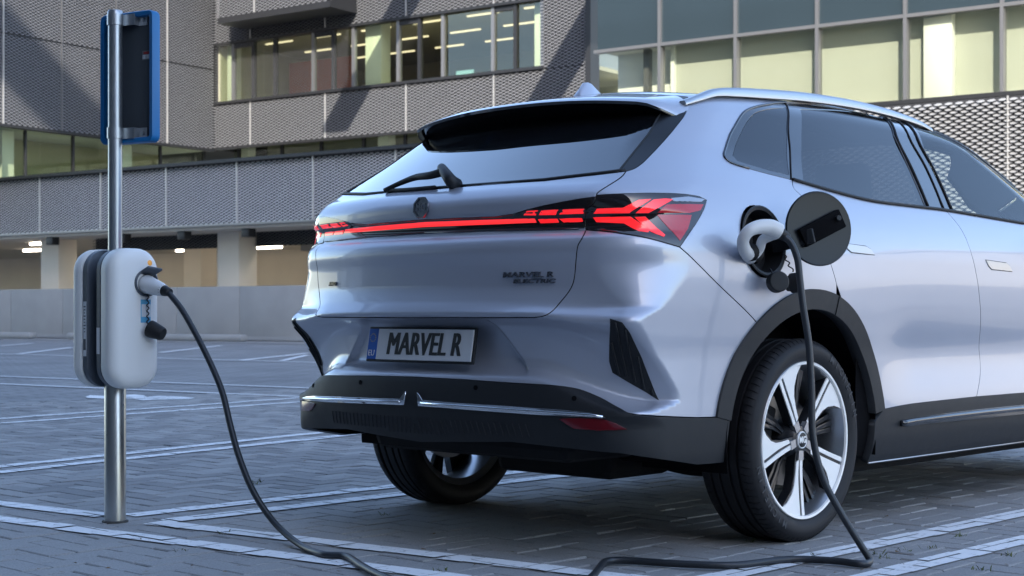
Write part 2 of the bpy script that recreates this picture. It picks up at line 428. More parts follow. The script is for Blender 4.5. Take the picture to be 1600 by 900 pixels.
# spoiler seam on the roof
seam = [top(-.25, 0)] + [top(-.25 - .03 * (k / 6) ** 2, -.60 * k / 6) for k in range(1, 6)]
s_end = px(1074, 151); seam += [s_end]
blade = tr([(1074, 151), (1076, 163), (1070, 179), (1062, 190), (1037, 220), (1012, 246), (993, 262), (978, 267.5)])
ws_low = [(S2 + math.pi / 2 + .002, 1.13), fs(2.64, -.40, 1.13), fs(2.55, -.66, 1.16)]
ws_side = [side(2.50, 1.20), side(2.30, 1.325), side(2.05, 1.455), top(1.84, -.50), top(1.78, -.40), top(1.75, -.2)]
ws_top = [(S2 + math.pi / 2 + .002, top(1.745, -.0001)[1])]
# --- body sides with roof
quarter = c_bf[::1] + arch(RO, a_bf, a_dr, 14)[1:-1] + d_rear[::-1][:-1] + dlo_back[:-1] + [side(2.5, 1.19)] + ws_side[1:] + ws_top + [(S2 + math.pi / 2 + .002, WTOP + .003), (S2, WTOP + .003), (S1, WTOP + .003), (-.002, WTOP + .003)] + [(-.002, seam[0][1])] + seam[1:] + blade[1:] + c_gate[1:i_lt] + l_top[:-1] + l_out[:-1]
port_c = to3d([px(1193, 377)])[0][0]; PR = .122
def pc(k, r):
    a = 2 * math.pi * k / 28; return side(port_c[0] + r * math.cos(a), port_c[2] + r * math.sin(a))
port = [pc(k, PR) for k in range(28)]
q = panel('quarter_panel', quarter, M['paint'], car, holes=[port], both=False)[0]
q['label'] = 'right rear wing with the open charging port'
panel('quarter_panel', [(-s_, w_) for s_, w_ in quarter], M['paint'], car)
# --- tailgate
gate = [(0, c_glass[0][1])] + c_glass[1:] + c_gate[1:]
gate_full = gate[:-1] + [(0, gate[-1][1])] + [(-s_, w_) for s_, w_ in gate[::-1][1:-1]]
tailgate = panel('tailgate', gate_full, M['paint'], car, step=.013)[0]
# --- upper bumper
b_top = c_gate[i_lb:][::-1] + l_bot[::-1][1:]       # centre bottom -> up the gate edge -> along the lamp
blk = tr([(800, 598.5), (860, 602), (890, 605.5), (912, 611), (940, 623), (967, 638), (990, 647), (1047, 651), (1100, 653)])
blk = [(0, px(655, 589.5)[1]), px(720, 593)] + blk
p_be = archpt(a_rear, RO); blk[-1] = (p_be[0], p_be[1])
right_b = b_top + c_bf[1:] + arch(RO, a_bf, a_rear, 14)[1:] + blk[::-1][1:]
bump_full = right_b + [(-s_, w_) for s_, w_ in right_b[::-1][1:-1]]
vent = tr([(953, 498), (972, 504), (984, 520), (1003, 560), (1030, 626)], 1) + tr([(1010, 613), (980, 596), (957, 582), (952, 565), (952.5, 530)], 1)
panel('rear_bumper', bump_full, M['paint'], car, step=.0085)
for sg in (1, -1):
    vp = [(sg * s_, w_) for s_, w_ in vent]
    vo = panel('side_vent', vp, M['black_plastic'], car, off=.0015, gap=0, flange=.004, step=.01)[0]
    # louvres
    A, B = np.array(vent[0]), np.array(vent[4]); C_, D_ = np.array(vent[-1]), np.array(vent[7])
    for i in range(9):
        f0 = (i + .5) / 9
        p0 = A + (np.array(vent[1]) - A) * 0 + (C_ - A) * 0
        xs = .5
        top_p = np.array([vent[9][0] + (vent[4][0] - vent[9][0]) * f0, 2.])
        # vertical-ish slat clipped to the opening
        pts = []
        for k in range(15):
            w_ = vent[5][1] - .03 + (vent[0][1] - vent[5][1] + .06) * k / 14
            s_ = vent[8][0] + (f0 * 1.25 - .33) * (vent[4][0] - vent[8][0]) + (vent[0][1] - w_) * .30
            pts.append((s_, w_))
        ins = inpoly(pts, inset(vent, .003)); run = []
        for p, k_ in zip(pts, ins):
            if k_: run.append(p)
            elif run: break
        pts = run
        if len(pts) < 2: continue
        P3, N3 = to3d([(sg * a, b) for a, b in pts], .004)
        tube('louvre', [tuple(p) for p in P3], .0035, M['black_plastic'], vo, n=5, sub=0)
# --- black lower bumper
low = [(0, .225), (.5, .225), (.8, .235)] + tr([(1013, 716), (1087, 726), (1128, 727)], 1) + [archpt(math.pi - math.asin((.345 - AZ) / RI) if .345 < AZ else a_rear, RI + .03), archpt(a_rear + .0, RI - .006)]
lowr = blk[:-1] + [archpt(a_rear - .0, RO), archpt(a_rear, RI + .0)] + [archpt(a_rear + .22, RI + .005)] + tr([(1134, 722), (1087, 726), (1040, 719)], 1) + tr([(1013, 715), (967, 708), (880, 699), (800, 690)], 1) + [(0, px(700, 688)[1] - .012)]
low_full = lowr + [(-s_, w_) for s_, w_ in lowr[::-1][1:-1]]
lowb = panel('lower_bumper', low_full, M['black_plastic'], car, off=.006, step=.014, flange=.03)[0]
# --- doors
sill_t = [(1378, 640), (1420, 632), (1470, 626), (1526, 620), (1600, 614)]
ct = tr(sill_t, 1)
a_sl = aang(ct[0]) if True else 0
a_sl = math.asin((to3d([ct[0]])[0][0][2] - AZ) / RO)
rdoor = dlo_bot[:21] if False else None
i_m = min(range(len(dlo_bot)), key=lambda i: math.dist(dlo_bot[i], d_mid[0]))
rdoor = dlo_bot[:i_m] + d_mid + sm(ct[:4])[::-1][1:-1] + arch(RO, a_sl, a_dr, 14)[:-1] + d_rear[::-1][1:-1]
xs_ = to3d([ct[4]])[0][0]
fdoor = d_mid[::-1] + dlo_bot[i_m + 1:-1] + [side(2.36, 1.19), side(2.44, 1.10), side(2.42, .80), side(2.32, .40)] + [ct[4]]
rd = panel('rear_door', rdoor, M['paint'], car, both=True)
fd = panel('front_door', fdoor, M['paint'], car, both=True)
# --- front wings, bonnet, nose (mostly out of frame)
AXF = 2.83
def archf(a, r): return side(AXF + r * math.cos(a), AZ + r * math.sin(a))
SE = S2 + math.pi / 2 + .002
wing = [side(2.36, 1.185), side(2.5, 1.185), fs(2.60, -.70, 1.15), (S2 + .95, 1.03), (S2 + 1.12, .94), (S2 + 1.15, .80), (S2 + 1.1, .55)] + [archf(a, RO) for a in np.linspace(.22, math.pi - .22, 18)] + [side(2.32, .42), side(2.42, .80), side(2.44, 1.10)]
panel('front_wing', wing, M['paint'], car, both=True, step=.03)
bon = [(SE, 1.11), fs(2.60, -.66, 1.13), fs(2.60, -.70, 1.145), (S2 + .95, 1.03), (S2 + 1.12, .94), (SE, .93)]
for nm, pl_ in (('bonnet', bon), ('front_bumper', [(S2 + 1.12, .94), (SE, .93), (SE, .24), (S2 + 1.0, .24), archf(.12, RO), archf(.22, RO), (S2 + 1.1, .55), (S2 + 1.15, .80)])):
    panel(nm, pl_, M['paint'], car, both=True, step=.03)
wsc = ws_low + ws_side + ws_top
panel('windscreen', wsc, M['clear_glass'], car, both=True, off=-.002, step=.03, flange=0)
# --- glazing, right and left
g_q = tr([(1145.5, 243), (1149, 229), (1158, 208), (1168, 190), (1181, 176), (1200, 170)]) + [px(1229, 167)] + [px(1233.5, 273)] + tr([(1200, 265), (1152, 250.5)])
g_r = [px(1250.5, 170), px(1310, 171.5), px(1379, 179), px(1397, 210), px(1421, 262), px(1446, 321)] + tr([(1446, 321), (1360, 309.5), (1300, 295), (1256, 283)])[1:] + [px(1253, 230)]
g_f = [px(1416, 186), px(1450, 291 - 40), px(1489, 328)] + dlo_bot[i_m + 3:-2] + [side(2.2, 1.20), side(2.28, 1.235)] + tr([(1590, 293), (1560, 271), (1523, 244), (1473, 211), (1436, 192), (1416, 186)])[:-1]
g_f = [(s_, w_ + .008) if 0 else (s_, w_) for s_, w_ in g_f]
dlo = dlo_bot + dlo_back[::-1][1:-1]
sur = panel('window_surround', dlo, M['black_gloss'], car, off=-.001, gap=.0015, holes=[g_q, g_r, g_f], both=True, flange=.02)
panel('quarter_window', g_q, M['privacy'], car, off=-.003, gap=.001, flange=0, both=True)
panel('door_window', g_r, M['privacy'], rd, off=-.004, gap=.001, flange=0, both=True)
panel('door_window', g_f, M['clear_glass'], fd, off=-.004, gap=.001, flange=0, both=True)
# gaps and rubber strips on the glazing
def strip(name, D, rad, mt, parent, off=.0, n=6, both=True):
    out = []
    for sg in ((1, -1) if both else (1,)):
        P3, N3 = to3d([(sg * a, b) for a, b in D], off)
        pr = parent if not isinstance(parent, (tuple, list)) else parent[0 if sg == 1 else 1]
        out.append(tube(name, [tuple(p) for p in P3], rad, mt, pr, n=n, sub=0))
    return out
strip('belt_seal', dlo_bot, .0065, M['seal'], car, .003)
strip('roof_moulding', dlo_back[i_m - 8:] if 0 else dlo_back[8:-2], .005, M['dark_chrome'], car, .001)
strip('pillar_seal', tr([(1382, 177), (1400, 212), (1424, 262), (1450, 322)]), .005, M['seal'], car, .001)
strip('pillar_seal', tr([(1398, 175), (1420, 213), (1447, 262), (1475, 327)]), .0035, M['seal'], car, .001)
strip('pillar_seal', tr([(1411, 180), (1434, 218), (1459, 265), (1487, 327)]), .005, M['seal'], car, .001)
strip('pillar_seal', tr([(1227, 161), (1232, 200), (1235, 240), (1236.5, 280)]), .0025, M['seal'], car, .001)
# --- rear window with its side blades
pane_e = tr([(964, 270), (978, 253), (998, 228), (1016, 205), (1028, 183), (1042, 165)])
pane_e += [seam[4]]
rw = [(0, c_glass[0][1] + .003)] + [(a, b + .003) for a, b in c_glass[1:-1] if a < pane_e[0][0] - .01] + pane_e + seam[:4][::-1]
rw = [(0.0, rw[0][1])] + rw[1:]
rwf = rw + [(-s_, w_) for s_, w_ in rw[::-1][1:-1]]
rwin = panel('rear_window', rwf, M['rear_glass'], car, off=-.003, gap=.001, step=.02)[0]
strip('glass_border', [(0, c_glass[0][1] + .004)] + [(a, b + .004) for a, b in c_glass[1:]], .007, M['seal'], rwin, -.001)
strip('pane_seal', pane_e[:-3], .0035, M['seal'], rwin, -.001)
bl = pane_e + [seam[5], s_end] + blade[1:]
panel('rear_blade', bl, M['blade'], car, off=-.001, gap=.0015, both=True)
# --- spoiler
ys_ = np.linspace(-1, 1, 41); V_, F_ = [], []
for yn in ys_:
    y = .636 * yn; a = abs(yn)
    Y0 = y
    sx = -.25 - .03 * a * a
    z_s = to3d([top(sx, max(-.595, min(.595, Y0)))])[0][0][2] - .10 * max(0, abs(Y0) - .595)
    tx = -.565 + .10 * a ** 2.6; tz = 1.566 - .040 * a ** 2.2
    if a > .9:
        k = (a - .9) / .1; tx += .10 * k * k; tz -= .02 * k * k
    dv = .022 * max(0, (a - .84) / .16) ** 2
    gx = tx + .16; gz = tz - .075
    pts = [(sx, y, z_s + .001), ((sx * .66 + tx * .34), y, z_s * .66 + tz * .34 + .002), (sx * .33 + tx * .67, y, z_s * .33 + tz * .67 + .002), (tx + .015, y, tz + .003), (tx, y, tz - .006), (tx + .004, y, tz - .016), (tx + .03, y, tz - .024), (tx + .10, y, tz - .040), (gx + .08, y, gz + .0)]
    V_ += [(p[0], p[1], p[2] - dv) for p in pts]
m_ = 9
for i in range(len(ys_) - 1):
    for k in range(m_ - 1): F_.append((i * m_ + k, i * m_ + k + 1, (i + 1) * m_ + k + 1, (i + 1) * m_ + k))
F_ += [tuple(range(m_)), tuple(reversed(range((len(ys_) - 1) * m_, len(ys_) * m_)))]
spo = meshobj('rear_spoiler', V_, F_, M['paint'], car)
bm = bmesh.new(); bm.from_mesh(spo.data); bmesh.ops.recalc_face_normals(bm, faces=bm.faces[:]); bm.to_mesh(spo.data); bm.free()
spo.data.shade_smooth(); spo.data.set_sharp_from_angle(angle=R(50)); spo.data.materials.append(M['black_gloss'])
for i, p_ in enumerate(spo.data.polygons):
    if i < (len(ys_) - 1) * (m_ - 1) and i % (m_ - 1) >= 4: p_.material_index = 1
# --- inner shell so gaps read dark
panel('inner_shell', [(-1.9, .30), (S2 + .9, .30), (S2 + .9, 1.0), (S2, 1.12), (1.5, 1.17), (-1.5, 1.17)] if 0 else [(-.0, .40), (S1 - .50, .40), (S1 - .50, .9), (S1 + .62, .9), (S1 + .62, .26), (S1 + 2.15, .26), (S1 + 2.15, 1.12), (S1 + .3, 1.17), (1.0, 1.18), (0, 1.18)], M['shell'], car, off=-.022, gap=0, flange=0, step=.04, holes=[[pc(k, PR + .012) for k in range(28)]], both=True)
# --- arch trims
for sg in (1, -1):
    ring = arch(RO + .002, a_sl - .0, a_rear + .0, 40) + arch(RI, a_rear, a_sl, 40)
    panel('arch_trim', [(sg * a, b) for a, b in ring], M['black_plastic'], car, off=.010, gap=0, flange=.05, step=.02)
    rf = [archf(a, RO + .002) for a in np.linspace(.2, math.pi - .2, 30)] + [archf(a, RI) for a in np.linspace(math.pi - .2, .2, 30)]
    panel('arch_trim', [(sg * a, b) for a, b in rf], M['black_plastic'], car, off=.010, gap=0, flange=.05, step=.03)
strip('trim_seam', [archpt(a_dr - .004, RI + (RO - RI) * k / 5) for k in range(6)], .0022, M['shell'], car, .0105)
# --- sills
sb = [side(.50, .262), side(1.2, .262), side(2.3, .262), side(2.33, .40)]
sill = [archpt(a_sl, RO - .002), *sm(ct), side(2.33, .41), side(2.42, .32), side(2.36, .24)] + [side(1.9, .24), side(1.2, .24), side(.62, .24), side(.455, .245)] + [archpt(math.asin((.30 - AZ) / RI), RI), archpt(math.asin((.40 - AZ) / RI), RI)]
sl = panel('sill_cladding', sill, M['black_plastic'], car, off=.006, gap=.0, flange=.04, both=True)
gs = tr([(1404, 663), (1418, 656), (1445, 650), (1522, 640), (1600, 632)]) + [side(2.2, .375), side(2.2, .345)] + tr([(1600, 646), (1522, 654), (1450, 661), (1415, 665.5), (1404, 663)])[:-1]
panel('sill_strip', gs, M['black_gloss'], sl, off=.013, gap=0, flange=.008, both=True)
strip('sill_bead', tr([(1404, 661), (1440, 655), (1522, 645), (1600, 637)]) + [side(2.2, .36)], .012, M['black_gloss'], sl, .012, n=12)
strip('sill_edge', [side(.46, .248), side(.9, .248), side(1.5, .248), side(2.3, .248)], .0035, M['silver_rail'], sl, .008)
# ------------------------------------------------------------------ car details
def frame(D, off=0.):
    P, N = to3d([D], off); P, N = Vector(P[0]), Vector(N[0])
    r_ = Vector((0, 0, 1)).cross(N).normalized(); u_ = N.cross(r_).normalized()
    m = Matrix((r_, u_, N)).transposed().to_4x4(); m.translation = P; return m
def pxs(pts, sub=0): return [px(*p) for p in pts]
M['badge'] = mat('satin_badge', (.24, .25, .28), .22, .9)
CLR = [((u_ - 0), v_) for u_, v_ in []]
def z5(pts): return [(800 + a / 4, 280 + b / 4) for a, b in pts]
# --- tail lamps on the wings
lens = l_top[:-1] + l_out[:-1] + l_bot[:-1] + c_gate[i_lt:i_lb + 1][::-1]
tl = panel('tail_light', lens, M['lens_black'], car, off=.0025, gap=.0012, flange=.008, step=.012, both=True)
segs = [([(510, 209), (533, 186), (693, 181), (790, 132), (868, 126), (762, 190), (732, 207)], 'lamp_red'),
        ([(772, 207), (882, 130), (955, 124), (1003, 128), (905, 183), (852, 207)], 'lamp_red'),
        ([(510, 239), (740, 236), (860, 318), (850, 334), (792, 327), (700, 276), (530, 268)], 'lamp_red'),
        ([(767, 238), (832, 236), (955, 352), (946, 361), (870, 333)], 'lamp_red'),
        ([(908, 206), (965, 160), (1192, 160), (1172, 196), (1105, 212)], 'lens_red'),
        ([(905, 224), (1118, 226), (1095, 312), (1046, 384), (1000, 330)], 'lens_red'),
        ([(990, 122), (1100, 112), (1198, 128), (1180, 143), (1010, 140)], 'lamp_clear')]
for pts, mt_ in segs:
    panel('lamp_segment' if mt_ == 'lamp_red' else 'reflector', pxs(z5(pts)), M[mt_], tl, off=.0045, gap=0, flange=.003, step=.010, both=True)
# --- lamp band across the tailgate
w_t, w_b = px(656, 342.5)[1], px(656, 364.5)[1]
bt_ = [(0, w_t)] + pxs([(720, 339.3), (775, 337), (800, 334), (820, 327.5), (850, 320), (900, 310.5), (929, 306.5)])
bb_ = c_gate[i_lt + 1:i_lb] + [px(913, 357.5)] + pxs([(880, 358), (850, 359), (800, 360), (720, 362.3)]) + [(0, w_b)]
band_r = bt_ + bb_
band = band_r + [(-a, b) for a, b in band_r[::-1][1:-1]]
bnd_o = panel('lamp_band', band, M['lens_black'], tailgate, off=.0025, gap=.002, flange=.006, step=.010)[0]
wr0, wr1 = px(656, 347.6)[1], px(656, 355)[1]
bar_t = pxs([(720, 345), (780, 343), (836, 341.5)]); bar_b = pxs([(839, 347.5), (780, 350), (720, 352.3)])
bar = [(0, wr0)] + bar_t + bar_b + [(0, wr1)] + [(-a, b) for a, b in bar_b[::-1]] + [(-a, b) for a, b in bar_t[::-1]]
panel('light_bar', bar, M['lamp_bar'], tailgate, off=.0045, gap=0, flange=.004, step=.010)
for pts in ([(75, 218), (97, 200), (165, 195), (150, 219)], [(170, 217), (187, 197), (292, 191), (275, 216)], [(298, 213), (322, 191), (452, 186), (448, 208)],
            [(166, 250), (285, 248), (296, 270), (182, 275)], [(298, 247), (440, 243), (445, 266), (326, 270)]):
    panel('lamp_segment', pxs(z5(pts)), M['lamp_red'], (tailgate, tailgate), off=.0045, gap=0, flange=.003, step=.010, both=True)
strip('lamp_trim', [(0, w_b)] + pxs([(720, 362.3), (800, 360), (850, 359), (905, 357.8)]), .0025, M['dark_chrome'], tailgate, .003)
# --- emblem
fm = frame((0, px(655, 325)[1]), .004)
bm = bmesh.new()
def octo(r): return [(r * math.cos(R(22.5 + 45 * k)), r * 1.0 * math.sin(R(22.5 + 45 * k))) for k in range(8)]
o1, o2 = octo(.039), octo(.033)
va = [bm.verts.new((*p, .004)) for p in o1]; vb = [bm.verts.new((*p, .004)) for p in o2]; vc = [bm.verts.new((*p, -.004)) for p in o1]; vd = [bm.verts.new((*p, -.001)) for p in o2]
for k in range(8):
    l = (k + 1) % 8; bm.faces.new((va[k], va[l], vb[l], vb[k])); bm.faces.new((va[l], va[k], vc[k], vc[l])); bm.faces.new((vb[k], vb[l], vd[l], vd[k]))
bm.faces.new(vd)
em = bmobj('emblem', bm, M['badge'], tailgate); em.matrix_world = fm
tm = text_mesh('MG', .036, .004, offset=.001, sx=.92); tm.materials.append(M['chrome']); link('lettering', tm, None, tailgate).matrix_world = fm
for body, uv, sz, sx_ in (('MARVEL R', (825, 429.5), .0245, 1.72), ('ELECTRIC', (835, 439.5), .0185, 1.95)):
    tm = text_mesh(body, sz, .003, offset=.0004, sx=sx_, shear=.12); tm.materials.append(M['badge'])
    o = link('badge_lettering', tm, None, tailgate); o.matrix_world = frame(px(*uv), .003)
tm = text_mesh('AWD', .020, .003, sx=1.1, shear=.2, offset=.0004); tm.materials.append(M['dark_chrome']); link('badge_lettering', tm, None, tailgate).matrix_world = frame((-px(836, 436)[0] * 1.02, px(517, 439)[1] if 0 else px(860, 437)[1]), .003)
# --- number plate
pc_ = Vector(on(1, 0., 656.5, 539)); pn = Vector((-1, 0, .17)).normalized(); pr_ = Vector((0, -1, 0)); pu = pn.cross(pr_)
pm = Matrix((pr_, pu, pn)).transposed().to_4x4(); pm.translation = pc_ + pn * .004
M['plate'] = mat('plate_white', (.62, .64, .66), .45, noise=.05); M['plate_blue'] = mat('plate_blue', (.012, .10, .42), .4); M['ink'] = mat('plate_black', (.006, .006, .007), .4); M['white'] = mat('white_print', (.7, .7, .7), .5)
bm = bmesh.new(); box(bm, (0, 0, -.006), (.532, .124, .010), None, .003); plate = bmobj('number_plate', bm, M['black_plastic'], car, angle=40); plate.matrix_world = pm
bm = bmesh.new(); box(bm, (.022, 0, .0), (.470, .108, .004), None, .001); bmobj('plate_face', bm, M['plate'], plate)
bm = bmesh.new(); box(bm, (-.238, 0, .0), (.047, .108, .0042), None, .001); bmobj('plate_band', bm, M['plate_blue'], plate)
for bx_ in (-.0035, -.0012, .0012, .0035):
    tm = text_mesh('MARVEL R', .112, .0008, shear=.10, offset=0, sx=.70, spacing=1.04); tm.materials.append(M['ink'])
    o = link('plate_lettering', tm, None, plate); o.location = (.022 + bx_, -.002, .0030 + bx_ * .02)
tm = text_mesh('EU', .030, .0005, sx=.95); tm.materials.append(M['white']); o = link('plate_lettering', tm, None, plate); o.location = (-.238, -.033, .003)
bm = bmesh.new()
for k in range(12):
    a = 2 * math.pi * k / 12; cx_, cy_ = -.238 + .014 * math.cos(a), .022 + .014 * math.sin(a)
    bm.faces.new([bm.verts.new((cx_ + (.0032 if j % 2 == 0 else .0013) * math.sin(j * math.pi / 5), cy_ + (.0032 if j % 2 == 0 else .0013) * math.cos(j * math.pi / 5), .0032)) for j in range(10)])
bmobj('plate_stars', bm, mat('star_yellow', (.5, .42, .05), .5), plate)
for o in plate.children: pass
# --- chrome, reflectors, sensors on the lower bumper
panel('chrome_strip', pxs([(655, 613), (663, 625.5), (700, 628.5), (800, 635), (880, 641), (925, 646), (948, 653), (900, 650.5), (800, 644), (700, 636.5), (657, 633.5)]), M['chrome'], lowb, off=.012, gap=0, flange=.007, step=.012, both=True)
panel('bumper_reflector', pxs([(875, 654.5), (905, 653.5), (945, 656), (962, 661), (979, 671), (935, 672.5), (898, 669)]), M['reflector'], lowb, off=.010, gap=0, flange=.006, step=.012, both=True)
strip('highlight_bead', pxs([(662, 629.5), (700, 632.5), (800, 639.5), (880, 645.5), (925, 649), (944, 652)]), .0055, M['chrome'], lowb, .013, n=8)  # bead added along the strip to catch highlights
for uv in ((745, 606), (898, 623)):
    for sg in (1, -1):
        d_ = px(*uv); fr = frame((sg * d_[0], d_[1]), .0065)
        bm = bmesh.new(); bmesh.ops.create_cone(bm, segments=16, radius1=.0085, radius2=.008, depth=.003, cap_ends=True); bmobj('parking_sensor', bm, M['shell'], lowb).matrix_world = fr
dif = pxs([(700, 650), (780, 655), (830, 660), (845, 668), (835, 684), (790, 684), (700, 679)]); dif = [(0, dif[0][1]), *dif, (0, dif[-1][1])]
bm = bmesh.new()
for sg in (1, -1):
    for i in range(22):
        s0 = .012 + i * (dif[3][0] / 21.5); ln = []
        for k in range(7):
            w_ = dif[-1][1] + (dif[0][1] - dif[-1][1]) * k / 6; ln.append((s0 - .02 * k / 6, w_))
        ln = [p for p, k_ in zip(ln, inpoly(ln, dif)) if k_]
        if len(ln) < 2: continue
        P3, N3 = to3d([(sg * a, b) for a, b in ln], .0062); q = []
        for p, n in zip(P3, N3): q.append((bm.verts.new(p + [0, .003, 0]), bm.verts.new(p + n * .0025), bm.verts.new(p - [0, .003, 0])))
        for a, b in zip(q, q[1:]):
            bm.faces.new((a[0], a[1], b[1], b[0])); bm.faces.new((a[1], a[2], b[2], b[1]))
bmobj('diffuser_ribs', bm, M['black_plastic'], lowb)
# --- wiper
def gp(u, v, off):
    d = cray(u, v); P = CAM + TT[:, None] * d; g = skin(P[:, 0], P[:, 1], P[:, 2]); i = int(np.argmax(g < off)); return tuple(P[i])
wb = tube('wiper', [gp(712, 289, .0), gp(705, 283, .028), gp(697, 272, .045), gp(690, 262, .05)], lambda t: .026 - .010 * t, M['black_plastic'], car, n=12, sub=4)
tube('wiper_arm', [gp(694, 268, .045), gp(672, 274, .040), gp(650, 277, .034), gp(628, 285, .024), gp(601, 297, .012)], lambda t: .016 - .008 * t, M['black_plastic'], wb, n=8)
tube('wiper_blade', [gp(604, 298, .006), gp(640, 296, .008), gp(680, 292.5, .008)], .007, M['seal'], wb, n=6)
# --- roof rails, antenna
for sg in (1, -1):
    pts = [(-.33, -.605, 1.556), (-.235, -.605, 1.588), (-.14, -.603, 1.618), (-.02, -.60, 1.634), (.15, -.598, 1.648), (.45, -.595, 1.667), (.8, -.592, 1.675), (1.1, -.59, 1.667), (1.35, -.588, 1.647), (1.48, -.587, 1.622)]
    bm = bmesh.new(); P = [Vector(p) for p in catmull(pts, 6)]; rows = []
    for i, p in enumerate(P):
        hgt = .016 + .018 * math.sin(math.pi * i / (len(P) - 1)); rows.append([bm.verts.new((p.x, sg * (p.y + dy), p.z + dz - .010)) for dy, dz in ((-.016, -hgt), (-.017, -.010), (-.010, 0), (.010, 0), (.017, -.010), (.016, -hgt))])
    for a, b in zip(rows, rows[1:]):
        for k in range(5): bm.faces.new((a[k], a[k + 1], b[k + 1], b[k]))
    bm.faces.new(rows[0]); bm.faces.new(rows[-1])
    bmobj('roof_rail', bm, M['silver_rail'], car, angle=60)
bm = bmesh.new(); rows = []
for k in range(9):
    t = k / 8; xx = -.185 + .19 * t
    zt = [1.664, 1.690, 1.694, 1.690, 1.677, 1.664, 1.655, 1.650, 1.648][k]; zb = 1.62; hw = .032 * math.sin(math.pi * min(1, .25 + t * .7)) + .004
    rows.append([bm.verts.new(p) for p in ((xx - .012 * (1 - t), -hw, zb), (xx, -hw * .45, zb + (zt - zb) * .6), (xx + .012 * (1 - t), -.004, zt), (xx + .012 * (1 - t), .004, zt), (xx, hw * .45, zb + (zt - zb) * .6), (xx - .012 * (1 - t), hw, zb))])
for a, b in zip(rows, rows[1:]):
    for k in range(5): bm.faces.new((a[k], a[k + 1], b[k + 1], b[k]))
bm.faces.new(rows[0]); bm.faces.new(rows[-1]); bmobj('antenna_fin', bm, M['paint'], car, angle=50)
# --- door handles
for pts, dr in (([(1318, 380.5), (1353, 385.5), (1360, 390), (1365.5, 398), (1330, 394), (1324, 389)], rd), ([(1540.5, 407), (1572, 411.5), (1577, 416), (1581, 424), (1549, 420.5), (1544, 415)], fd)):
    D = pxs(pts)
    panel('handle_gap', inset(D, -.0035), M['seal'], dr, off=.0006, gap=0, flange=0, step=.02, both=True)
    panel('handle', D, M['silver_rail'], dr, off=.0035, gap=0, flange=.003, step=.02, both=True)
# --- charging port, its flap and caps
pcv = Vector(port_c)
prt = empty('charging_port', (0, 0, 0), parent=car)
ring = lathe_mesh('port_ring', [(PR + .001, .004), (PR - .004, .006), (PR - .014, .002), (PR - .016, -.02), (PR - .010, -.075), (.0, -.078)], 40)
o = link('port_cup', ring, M['black_plastic'], prt)
pn_ = Vector(grad(np.array([port_c]))[0])
def aim(n, loc, spin=0):
    n = Vector(n).normalized(); up = Vector((0, 0, 1)); x_ = n.cross(up).normalized(); z_ = x_.cross(n)
    m = Matrix((x_, n, z_)).transposed().to_4x4(); m.translation = Vector(loc); return m
o.matrix_world = aim(pn_, pcv)
for (dx_, dz_, rr) in ((-.01, .028, .040), (-.022, -.048, .018), (.022, -.048, .018)):
    s_ = link('port_socket', lathe_mesh('port_socket', [(rr, -.076), (rr, -.045), (rr - .006, -.042), (rr - .008, -.070), (0, -.070)], 24), M['seal'], prt); s_.matrix_world = aim(pn_, pcv) @ Matrix.Translation((dx_, 0, dz_))
fh = R(243); fn = Vector((math.cos(fh), math.sin(fh), .05)).normalized()
fc = Vector(on(1, -1.035, 1280, 357)); fr = .128
flp = link('charging_flap', lathe_mesh('charging_flap', [(0, .0), (fr - .012, .0), (fr - .004, .001), (fr, -.004), (fr - .002, -.010), (0, -.012)], 48), mat('flap_inner', (.011, .013, .017), .30, spec=.3), car); flp.matrix_world = aim(fn, fc)
FM = aim(fn, fc)
bm = bmesh.new()
rot = Matrix.Rotation(R(24), 3, 'Y')
box(bm, (-.004, .010, .000), (.172, .020, .066), Matrix.Rotation(R(25), 3, 'Y'), .004)
hb = bmobj('flap_hinge_box', bm, M['shell'], flp, angle=40); hb.matrix_world = FM
bm = bmesh.new(); bmesh.ops.create_cone(bm, segments=16, radius1=.009, radius2=.009, depth=.03, cap_ends=True, matrix=Matrix.Translation((-.058, .020, .034)) @ Matrix.Rotation(R(90), 4, 'X')); bmobj('flap_latch', bm, M['black_plastic'], flp).matrix_world = FM
hp = Vector(to3d([pc(0, PR - .01)])[0][0])
P0 = FM @ Vector((.050, .022, -.030)); P1 = hp + Vector((-.02, .012, -.01))
bm = bmesh.new(); d_ = (P1 - P0); L_ = d_.length
mm = Matrix.Translation((P0 + P1) / 2) @ d_.to_track_quat('X', 'Z').to_matrix().to_4x4()
box(bm, (0, 0, 0), (L_ + .03, .014, .050), None, .004); bmobj('flap_arm', bm, M['black_plastic'], flp, angle=40).matrix_world = mm
for uv, rr, hd in (((1214, 441), .035, 235), ((1241, 442), .034, 285)):
    c_ = Vector(on(1, -.985, *uv)); n_ = (math.cos(R(hd)), math.sin(R(hd)), .12)
    cp = link('socket_cap', lathe_mesh('socket_cap', [(0, .024), (rr - .004, .024), (rr, .020), (rr, -.010), (rr * .8, -.016), (rr * .75, -.026), (0, -.026)], 28), M['seal'], prt); cp.matrix_world = aim(n_, c_)
def squig(a, b, n, amp):
    a, b = Vector(a), Vector(b); out = []
    for i in range(n + 1):
        t = i / n; p = a.lerp(b, t); out.append(tuple(p + Vector((.73, -.68, 0)) * amp * (1 if i % 2 else -1) * (0 if i in (0, n) else 1)))
    return out
tube('cap_tether', squig(on(1, -.965, 1224, 396), on(1, -.985, 1239, 425), 6, .005), .0025, M['seal'], prt, n=6)
tube('cap_tether', squig(on(1, -.955, 1203, 420), on(1, -.975, 1207, 430), 2, .002), .003, M['seal'], prt, n=6)
